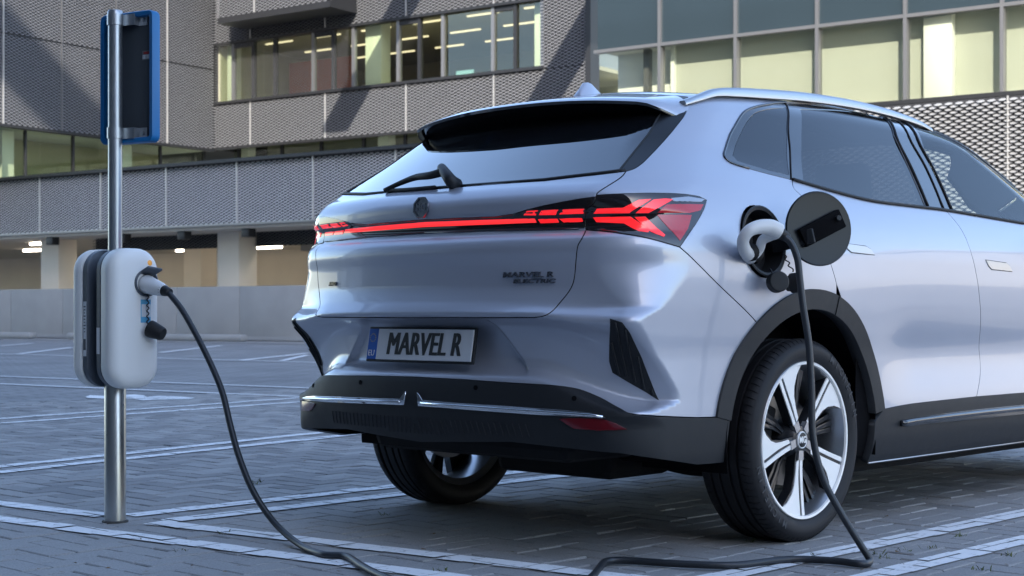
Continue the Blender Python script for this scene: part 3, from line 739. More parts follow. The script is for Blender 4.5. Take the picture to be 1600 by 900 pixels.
# --- wheels
RT = .3565; RR_ = .279
def build_wheel():
    w = empty('wheel', parent=car)
    # local: axle along Y, outer face at -Y
    prof = []
    hw = .113
    prof = [(RR_ - .006, -.092), (RR_ + .004, -.104), (RR_ + .020, -.113), (RR_ + .040, -.117), (RR_ + .052, -.114), (RT - .014, -.106), (RT - .005, -.094), (RT - .0015, -.078)]
    for g0 in (-.058, -.022, .022, .058):
        prof += [(RT, g0 - .006), (RT - .008, g0 - .0045), (RT - .008, g0 + .0045), (RT, g0 + .006)]
    prof += [(RT - .0015, .078), (RT - .005, .094), (RT - .014, .106), (RR_ + .052, .114), (RR_ + .03, .117), (RR_ + .004, .104), (RR_ - .006, .092)]
    ty = link('tyre', lathe_mesh('tyre', prof, 96), M['tyre'], w)
    # shoulder sipes as real cuts: thin dark ribs would lie on top, so raised blocks instead
    bm = bmesh.new()
    for side_ in (-1, 1):
        for k in range(84):
            a0, a1 = 2 * math.pi * k / 84, 2 * math.pi * (k + .86) / 84
            pr2 = [(RT - .013, .1062), (RT - .002, .0945), (RT + .0020, .0775), (RT + .0020, .0655)]
            va = [bm.verts.new((r_ * math.cos(a0 + (h_ - .1062) * .6), side_ * h_, r_ * math.sin(a0 + (h_ - .1062) * .6))) for r_, h_ in pr2]
            vb = [bm.verts.new((r_ * math.cos(a1 + (h_ - .1062) * .6), side_ * h_, r_ * math.sin(a1 + (h_ - .1062) * .6))) for r_, h_ in pr2]
            va2 = [bm.verts.new((v.co.x * .985, v.co.y * .985, v.co.z * .985)) for v in va]; vb2 = [bm.verts.new((v.co.x * .985, v.co.y * .985, v.co.z * .985)) for v in vb]
            for j in range(3):
                bm.faces.new((va[j], va[j + 1], vb[j + 1], vb[j])); bm.faces.new((va[j], va2[j], va2[j + 1], va[j + 1])); bm.faces.new((vb[j], vb2[j], vb2[j + 1], vb[j + 1]))
    tb = bmobj('tread_blocks', bm, M['tyre'], ty, angle=30); tb['kind'] = 'stuff'
    # sidewall lettering on an arc
    M['tyre_text'] = M.get('tyre_text') or mat('tyre_lettering', (.055, .055, .058), .7)
    for word, ac, step in (('MICHELIN', R(38), R(6.6)), ('MICHELIN', R(218), R(6.6))):
        for i, ch in enumerate(word):
            gm = text_mesh(ch, .036, .0012, offset=.0006); gm.materials.append(M['tyre_text'])
            a = ac + (len(word) / 2 - i - .5) * step; rr = RR_ + .038
            g_ = link('lettering', gm, None, ty)
            n_ = Vector((0, -1, 0)); u_ = Vector((math.cos(a), 0, math.sin(a))); r_ = u_.cross(n_)
            m = Matrix((r_, u_, n_)).transposed().to_4x4(); m.translation = u_ * rr + n_ * .1165; g_.matrix_local = m
    rim = link('rim', lathe_mesh('rim', [(RR_ - .004, -.094), (RR_ + .001, -.101), (RR_ - .003, -.106), (RR_ - .010, -.104), (RR_ - .016, -.092), (RR_ - .030, -.060), (RR_ - .040, .02), (RR_ - .032, .08), (RR_ - .004, .094)], 96), M['barrel'], w)
    lipm = link('rim_lip', lathe_mesh('rim_lip', [(RR_ - .0005, -.1025), (RR_ - .003, -.1068), (RR_ - .0105, -.1055), (RR_ - .0135, -.0985)], 96), M['machined'], rim)
    link('brake_disc', lathe_mesh('brake_disc', [(.07, -.01), (.165, -.01), (.165, .012), (.07, .012)], 48, closed=True), M['disc'], w)
    bm = bmesh.new()
    for k in range(9):
        a = R(150 + k * 8); 
    box(bm, (-.135, -.0, .05), (.075, .07, .16), Matrix.Rotation(R(20), 3, 'Y'), .012); bmobj('brake_caliper', bm, M['under'], w, angle=40)
    link('hub', lathe_mesh('hub', [(0, -.083), (.020, -.086), (.048, -.082), (.060, -.066), (.075, -.03), (.075, .02), (0, .02)], 40), M['wheel_dark'], w)
    def yface(r): return -.084 - .014 * (r / RR_) ** 2
    def extr(name, poly, off, depth, mt_, par, smoothang=30):
        bm = bmesh.new(); f_ = [bm.verts.new((r * math.cos(a), yface(r) + off, r * math.sin(a))) for r, a in poly]; b_ = [bm.verts.new((r * math.cos(a), yface(r) + off + depth, r * math.sin(a))) for r, a in poly]
        bm.faces.new(f_); n = len(poly)
        for i in range(n): j = (i + 1) % n; bm.faces.new((f_[j], f_[i], b_[i], b_[j]))
        return bmobj(name, bm, mt_, par)
    for k in range(5):
        # angles in the view from outside: x to the right of the photo is +X, ccw positive
        a0 = R(-91 + 72 * k); RL = RR_ - .010
        def A(d): return a0 - R(d)
        # dark spoke body
        body = [(.050, A(-12)), (.10, A(-4.5)), (.17, A(-2.5)), (RL, A(-2.2)), (RL, A(8)), (RL, A(20)), (RL, A(31)), (.228, A(26)), (.185, A(20)), (.13, A(19.5)), (.085, A(24)), (.050, A(32))]
        sp = extr('spoke', body, .004, .036, M['wheel_dark'], w)
        f1 = [(.066, A(-8.5)), (.10, A(-4.2)), (.17, A(-2.2)), (RL + .002, A(-1.8)), (RL + .002, A(1.7)), (.20, A(2.4)), (.13, A(3.8)), (.068, A(5.5))]
        extr('spoke_face', f1, .0, .004, M['machined'], sp)
        f2 = [(.070, A(11)), (.11, A(9.4)), (.15, A(7.8)), (.20, A(5.8)), (RL + .002, A(4.2)), (RL + .002, A(8)), (RL + .002, A(14)), (RL + .002, A(20)), (RL + .002, A(26)), (RL + .002, A(32)), (RL - .012, A(29)), (RL - .034, A(24.5)), (.200, A(19.5)), (.165, A(16.8)), (.12, A(17.5)), (.082, A(21))]
        extr('spoke_face', f2, .0, .004, M['machined'], sp)
        # dark secondary spoke, set deeper
        for dd in (-36, -30, -24):
            p2 = [(.055, A(dd + 6 - (dd + 30) * .3)), (.12, A(dd + 7)), (.17, A(dd + 2.4)), (RL - .006, A(dd + 1.9)), (RL - .006, A(dd - 1.9)), (.17, A(dd - 2.4)), (.12, A(dd + .5)), (.055, A(dd - 4 - (dd + 30) * .3))]
            extr('rib', p2, .036 + (0 if dd == -30 else .006), .022, M['wheel_dark'], sp)
        extr('hub_facet', [(.040, A(-16)), (.072, A(-9)), (.072, A(16)), (.040, A(24))], -.003, .02, M['barrel'], w)
    link('centre_cap', lathe_mesh('centre_cap', [(0, -.090), (.026, -.090), (.030, -.087), (.030, -.07)], 32), M['ink'], w)
    link('cap_ring', lathe_mesh('cap_ring', [(.026, -.0905), (.028, -.0925), (.0305, -.090), (.0305, -.08)], 32), M['machined'], w)
    gm = text_mesh('MG', .032, .0012, offset=.0008, sx=.9); gm.materials.append(M['machined']); g_ = link('cap_lettering', gm, None, w)
    m = Matrix((Vector((1, 0, 0)), Vector((0, 0, 1)), Vector((0, -1, 0)))).transposed().to_4x4(); m.translation = (0, -.0915, 0); g_.matrix_local = m
    return w
M['tyre'] = M['rubber']
wheel = build_wheel()
def copy_tree(o, parent=None):
    c = o.copy(); COL.objects.link(c); c.parent = parent
    for ch in list(o.children): copy_tree(ch, c)
    return c
bpy.context.view_layer.update()
YW = .789
spots = [(AX + .018, -YW, 0, R(3)), (AX - .05, YW + .045, 1, R(20)), (AXF, -YW, 0, R(31)), (AXF, YW, 1, R(55))]
wl = [wheel] + [copy_tree(wheel, car) for _ in range(3)]
for w_, (x_, y_, flip, sp_) in zip(wl, spots):
    w_.location = (x_, y_, RT + .001); w_.rotation_euler = (0, sp_ if w_ is not wheel else 0, math.pi * flip)
# --- wheel housings, underbody, axle
def housing(x, sg):
    bm = bmesh.new(); rows = []
    for k in range(25):
        a = R(-9 + 198 * k / 24); rows.append([bm.verts.new((x + (RI + .012) * math.cos(a), sg * y_, max(.27, AZ + (RI + .012) * math.sin(a)))) for y_ in (.905, .70, .55)])
    for a, b in zip(rows, rows[1:]):
        for k in range(2): bm.faces.new((a[k], a[k + 1], b[k + 1], b[k]))
    bm.faces.new([r_[2] for r_ in rows]); return bmobj('wheel_housing', bm, M['shell'], car, smooth=False)
for x_ in (AX, AXF):
    for sg in (1, -1): housing(x_, sg)
bm = bmesh.new(); box(bm, (1.42, 0, .235), (1.85, 1.50, .09), None, .02); bmobj('battery_tray', bm, M['under'], car)
bm = bmesh.new(); box(bm, (-.70, -.10, .365), (.40, .95, .10), None, .04); box(bm, (-.36, -.18, .285), (.36, .55, .12), None, .03); bmobj('rear_undertray', bm, M['under'], car)
bm = bmesh.new(); box(bm, (.02, 0, .33), (.36, .62, .24), None, .06); bmobj('drive_unit', bm, M['under'], car)
for sg in (1, -1):
    tube('suspension_arm', [(-.12, sg * .30, .26), (-.08, sg * .5, .235), (.0, sg * .70, .27)], .026, M['under'], car, n=8)
    tube('drive_shaft', [(0, sg * .25, .35), (0, sg * .74, .355)], .022, M['under'], car, n=8, sub=0)
    tube('coil_spring', [(-.10 + .055 * math.cos(t * 1.05), sg * .52 + .055 * math.sin(t * 1.05), .27 + .011 * t) for t in range(24)], .008, M['under'], car, n=6, sub=2)
bm = bmesh.new(); box(bm, (1.1, 0, .62), (3.2, 1.30, .66), None, .03); bmobj('cabin_floor', bm, M['shell'], car)
# --- seats and dashboard
def seat(x, y, wdt, nm):
    s_ = empty(nm, parent=car)
    bm = bmesh.new(); box(bm, (x, y, .99), (.16, wdt, .56), Matrix.Rotation(R(-14), 3, 'Y'), .05); bmobj('seat_back', bm, M['fabric'], s_, angle=50)
    for yy in ([y] if wdt < .7 else [y - .4, y, y + .4]):
        bm = bmesh.new(); box(bm, (x - .09, yy, 1.36), (.10, .25, .17), Matrix.Rotation(R(-8), 3, 'Y'), .04); bmobj('headrest', bm, M['fabric'], s_, angle=50)
seat(1.22, -.37, .50, 'front_seat'); seat(1.22, .37, .50, 'front_seat'); seat(.30, 0, 1.22, 'rear_seat')
bm = bmesh.new(); box(bm, (2.25, 0, 1.02), (.5, 1.36, .22), None, .07); bmobj('dashboard', bm, M['fabric'], car, angle=50)
st = lathe_mesh('steering_wheel', [(.185 + .016 * math.cos(R(45 * k)), .016 * math.sin(R(45 * k))) for k in range(8)], 40, closed=True); o = link('steering_wheel', st, M['fabric'], car); o.matrix_world = aim((-.9, 0, .45), (1.86, .37, 1.05))
for sg in (1, -1):
    bm = bmesh.new(); box(bm, (2.22, sg * 1.0, 1.16), (.10, .20, .15), None, .035); box(bm, (2.25, sg * .90, 1.11), (.06, .12, .05), None, .01); bmobj('door_mirror', bm, M['paint'], fd[0 if sg < 0 else 1], angle=50)
# ------------------------------------------------------------------ the ground
M['paver'] = mat('concrete_paver', (.135, .138, .145), .82, spec=.3)
def paver_nodes(m):
    t = m.node_tree; b = t.nodes['Principled BSDF']; g = t.nodes.new('ShaderNodeNewGeometry'); tc = t.nodes.new('ShaderNodeTexCoord')
    n1 = t.nodes.new('ShaderNodeTexNoise'); n1.inputs['Scale'].default_value = .9; n1.inputs['Detail'].default_value = 7; n1.inputs['Roughness'].default_value = .65
    n2 = t.nodes.new('ShaderNodeTexNoise'); n2.inputs['Scale'].default_value = 160; n2.inputs['Detail'].default_value = 4
    t.links.new(g.outputs['Position'], n1.inputs['Vector']); t.links.new(g.outputs['Position'], n2.inputs['Vector'])
    cr = t.nodes.new('ShaderNodeValToRGB'); e = cr.color_ramp.elements
    e[0].color = (.21, .21, .213, 1); e[1].color = (.40, .398, .392, 1)
    a1 = t.nodes.new('ShaderNodeMath'); a1.operation = 'MULTIPLY_ADD'; a1.inputs[1].default_value = .8; t.links.new(g.outputs['Random Per Island'], a1.inputs[0])
    a2 = t.nodes.new('ShaderNodeMath'); a2.operation = 'MULTIPLY_ADD'; a2.inputs[1].default_value = .9; a2.inputs[2].default_value = -.35; t.links.new(n1.outputs['Fac'], a2.inputs[0]); t.links.new(a2.outputs[0], a1.inputs[2])
    t.links.new(a1.outputs[0], cr.inputs[0])
    mx = t.nodes.new('ShaderNodeMix'); mx.data_type = 'RGBA'; mx.blend_type = 'MULTIPLY'; mx.inputs[0].default_value = .55
    r2 = t.nodes.new('ShaderNodeValToRGB'); r2.color_ramp.elements[0].position = .32; r2.color_ramp.elements[0].color = (.55, .55, .55, 1); r2.color_ramp.elements[1].position = .6
    t.links.new(n2.outputs['Fac'], r2.inputs[0]); t.links.new(cr.outputs[0], mx.inputs[6]); t.links.new(r2.outputs[0], mx.inputs[7]); t.links.new(mx.outputs[2], b.inputs['Base Color'])
    bp = t.nodes.new('ShaderNodeBump'); bp.inputs['Strength'].default_value = .35; bp.inputs['Distance'].default_value = .003; t.links.new(n2.outputs['Fac'], bp.inputs['Height']); t.links.new(bp.outputs[0], b.inputs['Normal'])
paver_nodes(M['paver'])
M['sand'] = mat('joint_sand', (.075, .073, .070), .95, noise=.5, nscale=40, bump=.4, bscale=200)
# distant paving: pieces too small to see, drawn by the material
def far_pave():
    m = mat('distant_paving', (.13, .13, .135), .85, spec=.3); t = m.node_tree; b = t.nodes['Principled BSDF']; g = t.nodes.new('ShaderNodeNewGeometry')
    br = t.nodes.new('ShaderNodeTexBrick'); br.inputs['Scale'].default_value = 1; br.inputs['Brick Width'].default_value = .42; br.inputs['Row Height'].default_value = .21; br.inputs['Mortar Size'].default_value = .012
    br.inputs['Color1'].default_value = (.27, .273, .28, 1); br.inputs['Color2'].default_value = (.33, .333, .338, 1); br.inputs['Mortar'].default_value = (.12, .12, .115, 1)
    n1 = t.nodes.new('ShaderNodeTexNoise'); n1.inputs['Scale'].default_value = .6; n1.inputs['Detail'].default_value = 8
    mp = t.nodes.new('ShaderNodeMapping'); mp.inputs['Rotation'].default_value = (0, 0, R(8))
    t.links.new(g.outputs['Position'], mp.inputs[0]); t.links.new(mp.outputs[0], br.inputs['Vector']); t.links.new(g.outputs['Position'], n1.inputs['Vector'])
    mx = t.nodes.new('ShaderNodeMix'); mx.data_type = 'RGBA'; mx.blend_type = 'MULTIPLY'; mx.inputs[0].default_value = .7
    r2 = t.nodes.new('ShaderNodeValToRGB'); r2.color_ramp.elements[0].position = .3; r2.color_ramp.elements[0].color = (.55, .55, .56, 1); r2.color_ramp.elements[1].position = .7
    t.links.new(n1.outputs['Fac'], r2.inputs[0]); t.links.new(br.outputs['Color'], mx.inputs[6]); t.links.new(r2.outputs[0], mx.inputs[7]); t.links.new(mx.outputs[2], b.inputs['Base Color'])
    return m
M['far_pave'] = far_pave()
def sheet(name, x0, x1, y0, y1, z, m):
    return tag(meshobj(name, [(x0, y0, z), (x1, y0, z), (x1, y1, z), (x0, y1, z)], [(0, 1, 2, 3)], m), kind='structure')
PX0, PX1, PY0, PY1 = -4.4, 7.0, -3.4, 9.0
ground = sheet('ground', -600, 900, -700, 900, -.022, M['sand'])
for nm, a in (('pavement', (-500, PX0 + .15, -600, 800)), ('pavement', (PX1 - .15, 800, -600, 800)), ('pavement', (PX0 + .15, PX1 - .15, -600, PY0 + .15)), ('pavement', (PX0 + .15, PX1 - .15, PY1 - .15, 800))):
    sheet(nm, *a, -.007, M['far_pave'])
# herringbone of concrete pavers, laid square to the bays
PL, PW, GP = .22, .11, .0055
pav = []
i0, i1, j0, j1 = int(PX0 / PW) - 2, int(PX1 / PW) + 2, int(PY0 / PW) - 2, int(PY1 / PW) + 2
for j in range(j0, j1):
    for i in range(i0, i1):
        k = (i - j) % 4
        if k == 0: r_ = (i * PW, j * PW, (i + 2) * PW, (j + 1) * PW)
        elif k == 3: r_ = (i * PW, j * PW, (i + 1) * PW, (j + 2) * PW)
        else: continue
        cx_, cy_ = (r_[0] + r_[2]) / 2, (r_[1] + r_[3]) / 2
        if PX0 < cx_ < PX1 and PY0 < cy_ < PY1: pav.append(r_)
Fv = np.array([math.cos(YAW), math.sin(YAW)]); Rv = np.array([math.sin(YAW), -math.cos(YAW)])
def vis(r_):
    d = np.array([(r_[0] + r_[2]) / 2, (r_[1] + r_[3]) / 2]) - CAM[:2]; Z = d @ Fv; X = d @ Rv
    if Z < 1: return 1e9
    u = 800 + FPX * X / Z; v = HOR + FPX * CAMH / Z
    if not (-30 < u < 1630 and v < 915): return 1e9
    under = -.9 < (r_[0] + r_[2]) / 2 < 4 and -.8 < (r_[1] + r_[3]) / 2 < .8
    return Z + (50 if under and v < 800 else 0)
order = sorted(range(len(pav)), key=lambda k: vis(pav[k])); single = set(order[:300])
def paver_geo(L, W):
    g = GP / 2; c = .004; x, y = L / 2 - g, W / 2 - g
    v = [(-x, -y, -.03), (x, -y, -.03), (x, y, -.03), (-x, y, -.03), (-x, -y, -c), (x, -y, -c), (x, y, -c), (-x, y, -c), (-x + c, -y + c, 0), (x - c, -y + c, 0), (x - c, y - c, 0), (-x + c, y - c, 0)]
    f = [(8, 9, 10, 11)] + [(a, (a + 1) % 4, (a + 1) % 4 + 4, a + 4) for a in range(4)] + [(a + 4, (a + 1) % 4 + 4, (a + 1) % 4 + 8, a + 8) for a in range(4)]
    return v, f
pm_h = bpy.data.meshes.new('paver'); v_, f_ = paver_geo(PL, PW); pm_h.from_pydata(v_, [], f_); pm_h.materials.append(M['paver'])
pm_v = bpy.data.meshes.new('paver'); v_, f_ = paver_geo(PW, PL); pm_v.from_pydata(v_, [], f_); pm_v.materials.append(M['paver'])
PZ = {}
VV, FF = [], []
for k, r_ in enumerate(pav):
    dz = rnd.gauss(0, .0012); tx_, ty_ = rnd.gauss(0, .006), rnd.gauss(0, .006); PZ[k] = dz
    cx_, cy_ = (r_[0] + r_[2]) / 2, (r_[1] + r_[3]) / 2; horiz = r_[2] - r_[0] > r_[3] - r_[1]
    if k in single:
        o = bpy.data.objects.new('paver', pm_h if horiz else pm_v); COL.objects.link(o); o.parent = ground
        o.location = (cx_, cy_, dz); o.rotation_euler = (tx_, ty_, rnd.gauss(0, .004))
    else:
        v_, f_ = paver_geo(PL if horiz else PW, PW if horiz else PL); b_ = len(VV)
        VV += [(cx_ + x, cy_ + y, z + dz - ty_ * x + tx_ * y) for x, y, z in v_]; FF += [tuple(b_ + q for q in f) for f in f_]
rest = meshobj('paver_field', VV, FF, M['paver'], ground); rest['kind'] = 'stuff'
# painted bay lines, broken at the joints where the pavers can be told apart
M['line'] = mat('worn_road_paint', (.56, .575, .60), .75, spec=.3, noise=.22, nscale=9, bump=.3, bscale=120)
def line_nodes(m):
    t = m.node_tree; b = t.nodes['Principled BSDF']; g = t.nodes.new('ShaderNodeNewGeometry'); n = t.nodes.new('ShaderNodeTexNoise'); n.inputs['Scale'].default_value = 28; n.inputs['Detail'].default_value = 8; n.inputs['Roughness'].default_value = .7
    t.links.new(g.outputs['Position'], n.inputs['Vector']); r_ = t.nodes.new('ShaderNodeValToRGB'); r_.color_ramp.elements[0].position = .30; r_.color_ramp.elements[0].color = (.30, .305, .31, 1); r_.color_ramp.elements[1].position = .44; r_.color_ramp.elements[1].color = (.80, .81, .82, 1)
    t.links.new(n.outputs['Fac'], r_.inputs[0]); t.links.new(r_.outputs[0], b.inputs['Base Color'])
line_nodes(M['line'])
def clip(poly, r_):
    for ax, val, sgn in ((0, r_[0], 1), (0, r_[2], -1), (1, r_[1], 1), (1, r_[3], -1)):
        out = []; n = len(poly)
        for i in range(n):
            a, b = poly[i], poly[(i + 1) % n]; da, db = (a[ax] - val) * sgn, (b[ax] - val) * sgn
            if da >= 0: out.append(a)
            if da * db < 0: t = da / (da - db); out.append((a[0] + (b[0] - a[0]) * t, a[1] + (b[1] - a[1]) * t))
        poly = out
        if len(poly) < 3: return []
    return poly
LZ = [0]
def paint(poly, name='painted_line'):
    LZ[0] += 1; z = .0046 + .0002 * (LZ[0] % 4)
    bm = bmesh.new(); q = np.array(poly); lo, hi = q.min(0), q.max(0)
    for k, r_ in enumerate(pav):
        if r_[2] < lo[0] or r_[0] > hi[0] or r_[3] < lo[1] or r_[1] > hi[1]: continue
        g = GP / 2 + .001; c = clip(poly, (r_[0] + g, r_[1] + g, r_[2] - g, r_[3] - g))
        if len(c) >= 3: bm.faces.new([bm.verts.new((*p, z + PZ[k] * .8)) for p in c])
    # outside the paver field
    for r_ in ((-500, -600, PX0, 800), (PX1, -600, 800, 800), (PX0, -600, PX1, PY0), (PX0, PY1, PX1, 800)):
        c = clip(poly, r_)
        if len(c) >= 3: bm.faces.new([bm.verts.new((*p, .003 + .0004 * (LZ[0] % 4))) for p in c])
    bm.normal_update()
    for f in bm.faces:
        if f.normal.z < 0: f.normal_flip()
    me = bpy.data.meshes.new(name); bm.to_mesh(me); bm.free(); return tag(link(name, me, M['line']), kind='structure')
def line(p, q, w=.085, e0=0, e1=0):
    p, q = np.array(p[:2], float), np.array(q[:2], float); d = (q - p) / np.linalg.norm(q - p); n = np.array([-d[1], d[0]]) * w / 2; p = p - d * e0; q = q + d * e1
    paint([tuple(p + n), tuple(p - n), tuple(q - n), tuple(q + n)])
line(gnd(200, 807), (6.6, 1.47), .105); line(gnd(262, 815.5), (6.6, 1.17), .105)
line((-.98, -1.10), (6.6, -1.15), .105, .15); line((-.78, -1.435), (6.6, -1.47), .105, .15)
line(gnd(0, 730), gnd(480, 679), .10, 3, 3.3); line(gnd(0, 738.5), gnd(500, 685), .10, 3, 3.3)
line(gnd(0, 655), gnd(466, 622.5), .10, 4, .0); line(gnd(0, 662), gnd(469, 628.5), .10, 4, 0)
line(gnd(0, 787.5), gnd(164, 807), .105, 1.2, 0); line(gnd(0, 812), gnd(650, 896), .105, 1.3, 2.2); line(gnd(240, 817.5), gnd(902, 895), .105, 0, .6)
line(gnd(0, 588), gnd(469, 606), .10, 5, 6); line(gnd(0, 600), gnd(466, 620), .10, 5, 6)
line(gnd(0, 553), gnd(478, 566), .12, 6, 20); line(gnd(30, 553), gnd(112, 543), .15); line(gnd(250, 551), gnd(345, 540), .15); line(gnd(378, 563), gnd(480, 552), .15); line(gnd(0, 540.5), gnd(50, 536.5), .15); line(gnd(440, 564), gnd(480, 555), .12)
paint([tuple(gnd(u * .3, 500 + v * .3)[:2]) for u, v in ((445, 401), (470, 392), (545, 397), (640, 392), (700, 389), (750, 394), (765, 403), (830, 398), (930, 400), (1020, 408), (985, 414), (860, 417), (740, 420), (690, 411), (540, 411), (455, 407))], 'painted_symbol')
# ------------------------------------------------------------------ the buildings, in a frame turned with the facade
BO = gnd(0, 527); BR = R(-82); ex = np.array([math.cos(BR), math.sin(BR), 0]); ey = np.array([-math.sin(BR), math.cos(BR), 0])
def bw(x, y, z): return BO + ex * x + ey * y + np.array([0, 0, z])
def bthing(name, x, y, label, cat, group=None):
    return tag(empty(name, tuple(bw(x, y, 0)), BR), label, cat, group)
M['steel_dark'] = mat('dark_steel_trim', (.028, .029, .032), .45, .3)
M['mesh_band'] = mat('expanded_metal_band', (.74, .75, .77), .5, .25, noise=.10, nscale=.7)  # cladding metal painted lighter because the band lies in shade
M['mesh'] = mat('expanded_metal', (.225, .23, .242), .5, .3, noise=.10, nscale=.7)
M['mesh_light'] = mat('bright_hole_mesh', (.38, .385, .395), .45, .35, noise=.08, nscale=.7)  # pale plates stand in for bright light seen through the mesh holes
M['backing'] = mat('dark_backing', (.022, .023, .027), .8)
M['seam'] = mat('panel_edge_metal', (.62, .61, .59), .4, .5)
M['concrete'] = mat('cast_concrete', (.30, .305, .31), .85, noise=.16, nscale=1.3, bump=.25, bscale=30)
M['beige'] = mat('beige_concrete', (.72, .66, .57), .85, noise=.10, nscale=1.0)
M['soffit'] = mat('pale_soffit', (.66, .62, .56), .8, noise=.08)
M['white_wall'] = mat('white_interior', (.78, .80, .76), .7)
M['room'] = mat('office_ceiling', (.36, .31, .24), .8, noise=.15, nscale=.5)
M['room_wall'] = mat('office_wall', (.46, .45, .34), .8)
M['red_wall'] = mat('red_furnishing', (.32, .06, .045), .8)
M['win_green'] = glass('green_window_glass', (.84, .87, .78))
M['win_green2'] = glass('green_lobby_glass', (.90, .91, .86))
M['spandrel'] = mat('blue_grey_spandrel_glass', (.030, .045, .055), .10, 0, 1.0, noise=.10, nscale=.4)
M['alu'] = mat('grey_aluminium', (.22, .22, .225), .4, .6)
M['lobby'] = mat('lobby_wall', (.44, .455, .41), .8, noise=.06, nscale=.3)
M['tube'] = mat('lit_ceiling_tube', (.8, .75, .65), .5, emit=(1, .90, .76), estr=3.2)
M['tube2'] = mat('lit_office_tube', (.8, .75, .65), .5, emit=(1, .84, .60), estr=.45)
def bbox(name, par, x0, x1, y0, y1, z0, z1, m, bev=0):
    """box in the thing's own frame"""
    bm = bmesh.new(); box(bm, ((x0 + x1) / 2, (y0 + y1) / 2, (z0 + z1) / 2), (x1 - x0, y1 - y0, z1 - z0), None, bev)
    return bmobj(name, bm, m, par, angle=40 if bev else None)
def cells(W, H, cw, ch, tilt=.022, fill=(.82, .66), up=True):
    """lozenge strands of expanded metal: flat tilted hexagons in staggered rows; local x right, z up, -y outwards"""
    V, F = [], []; cw = W / max(1, round(W / cw)); rows = int(H / (ch / 2)); n = int(W / cw + .5); a, b = cw / 2 * fill[0], ch / 2 * fill[1]
    for j in range(rows):
        for i in range(n):
            cx_ = (i + (.5 if j % 2 else 0)) * cw; cz = (j + .5) * ch / 2 + .0
            k = len(V); q = tilt / b
            for x, z in ((-a, 0), (-a * .38, -b), (a * .38, -b), (a, 0), (a * .38, b), (-a * .38, b)): V.append((cx_ + x, z * q * 1.0, cz + z))
            F.append(tuple(range(k, k + 6)))
    return V, F
def mesh_wall(par, x0, x1, z0, z1, y, pw, cw, ch, mt_, yaw=0, seams=True, name='mesh_panel', fill=(.80, .43), tilt=.022, backing=True):
    """row of clad panels; each panel a part with its mesh; joints with bright edges"""
    n = max(1, round((x1 - x0) / pw)); w = (x1 - x0) / n; V, F = cells(w, z1 - z0, cw, ch, tilt, fill)
    me = bpy.data.meshes.new(name); me.from_pydata(V, [], F); me.materials.append(mt_)
    rot = Matrix.Rotation(yaw, 4, 'Z')
    for i in range(n):
        b_ = meshobj(name, [(0, 0, 0), (w, 0, 0), (w, 0, z1 - z0), (0, 0, z1 - z0)], [(0, 1, 2, 3)], M['backing'], par) if backing else empty(name, parent=par)
        b_.location = rot @ Vector((x0 + i * w, y + .09, z0)) if yaw == 0 else Vector((x0, y, z0)) + rot @ Vector((i * w, .09, 0)); b_.rotation_euler = (0, 0, yaw)
        s_ = link('expanded_metal', me, None, b_); s_.location = (0, -.07, 0); s_['kind'] = 'stuff'
        if seams and i % 2 == (0 if yaw else 1) : 
            e_ = boxobj('panel_edge', (0.0, -.08, (z1 - z0) / 2), (.022, .05, z1 - z0), M['seam'], b_)
A = bthing('mesh_clad_building', 0, 0, 'dark office building clad in grey expanded metal mesh with green ribbon windows', 'building')
XC, XE = 10.58, 24.2
# podium band over the garage
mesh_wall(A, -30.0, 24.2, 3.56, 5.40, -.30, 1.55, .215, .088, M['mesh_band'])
bbox('band_cap', A, -30.0, 24.2, -.42, .9, 5.40, 5.50, M['steel_dark']); bbox('band_foot', A, -30.0, 24.2, -.40, -.20, 3.49, 3.56, M['alu'])
bbox('band_wall', A, -30.0, 24.2, -.19, .0, 3.50, 5.40, M['backing'])
bbox('garage_soffit', A, -30.0, 24.2, -.18, 14, 3.40, 3.495, M['soffit'])
KB, YB = 1.3, 10.03          # the upper floors stand back behind the podium roof
def U(x): return 45.3 + KB * (x - 45.3)
def Zz(z): return .8 + KB * (z - .8)
def ub(name, par, x0, x1, y0, y1, z0, z1, m, bev=0): return bbox(name, par, U(x0), U(x1), YB + y0, YB + y1, Zz(z0), Zz(z1), m, bev)
# upper facade to the right of the inner corner
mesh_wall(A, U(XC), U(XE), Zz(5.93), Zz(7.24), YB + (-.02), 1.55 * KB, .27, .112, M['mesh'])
ub('sill_trim', A, XC, XE - 1.4, -.08, .30, 7.24, 7.32, M['steel_dark']); ub('ribbon_head', A, XC, XE, -.02, .30, 5.86, 5.93, M['steel_dark'])
mesh_wall(A, U(XC), U(XE), Zz(9.14), Zz(13.5), YB + (-.02), 1.55 * KB, .27, .112, M['mesh']); ub('head_trim', A, XC, XE - 1.4, -.04, .30, 9.06, 9.14, M['steel_dark'])
mesh_wall(A, U(XE - 1.45), U(XE), Zz(7.24), Zz(9.14), YB + (-.02), 1.45 * KB, .27, .112, M['mesh'], seams=False)
ub('upper_wall', A, XC, XE, .10, .25, 9.14, 13.5, M['backing']); ub('spandrel_wall', A, XC, XE, .10, .25, 5.93, 7.24, M['backing']); ub('corner_wall', A, XE - 1.5, XE, .10, .25, 7.3, 9.14, M['backing'])
ub('corner_post', A, XE, XE + .16, -.25, .3, 3.5, 13.5, M['steel_dark'])
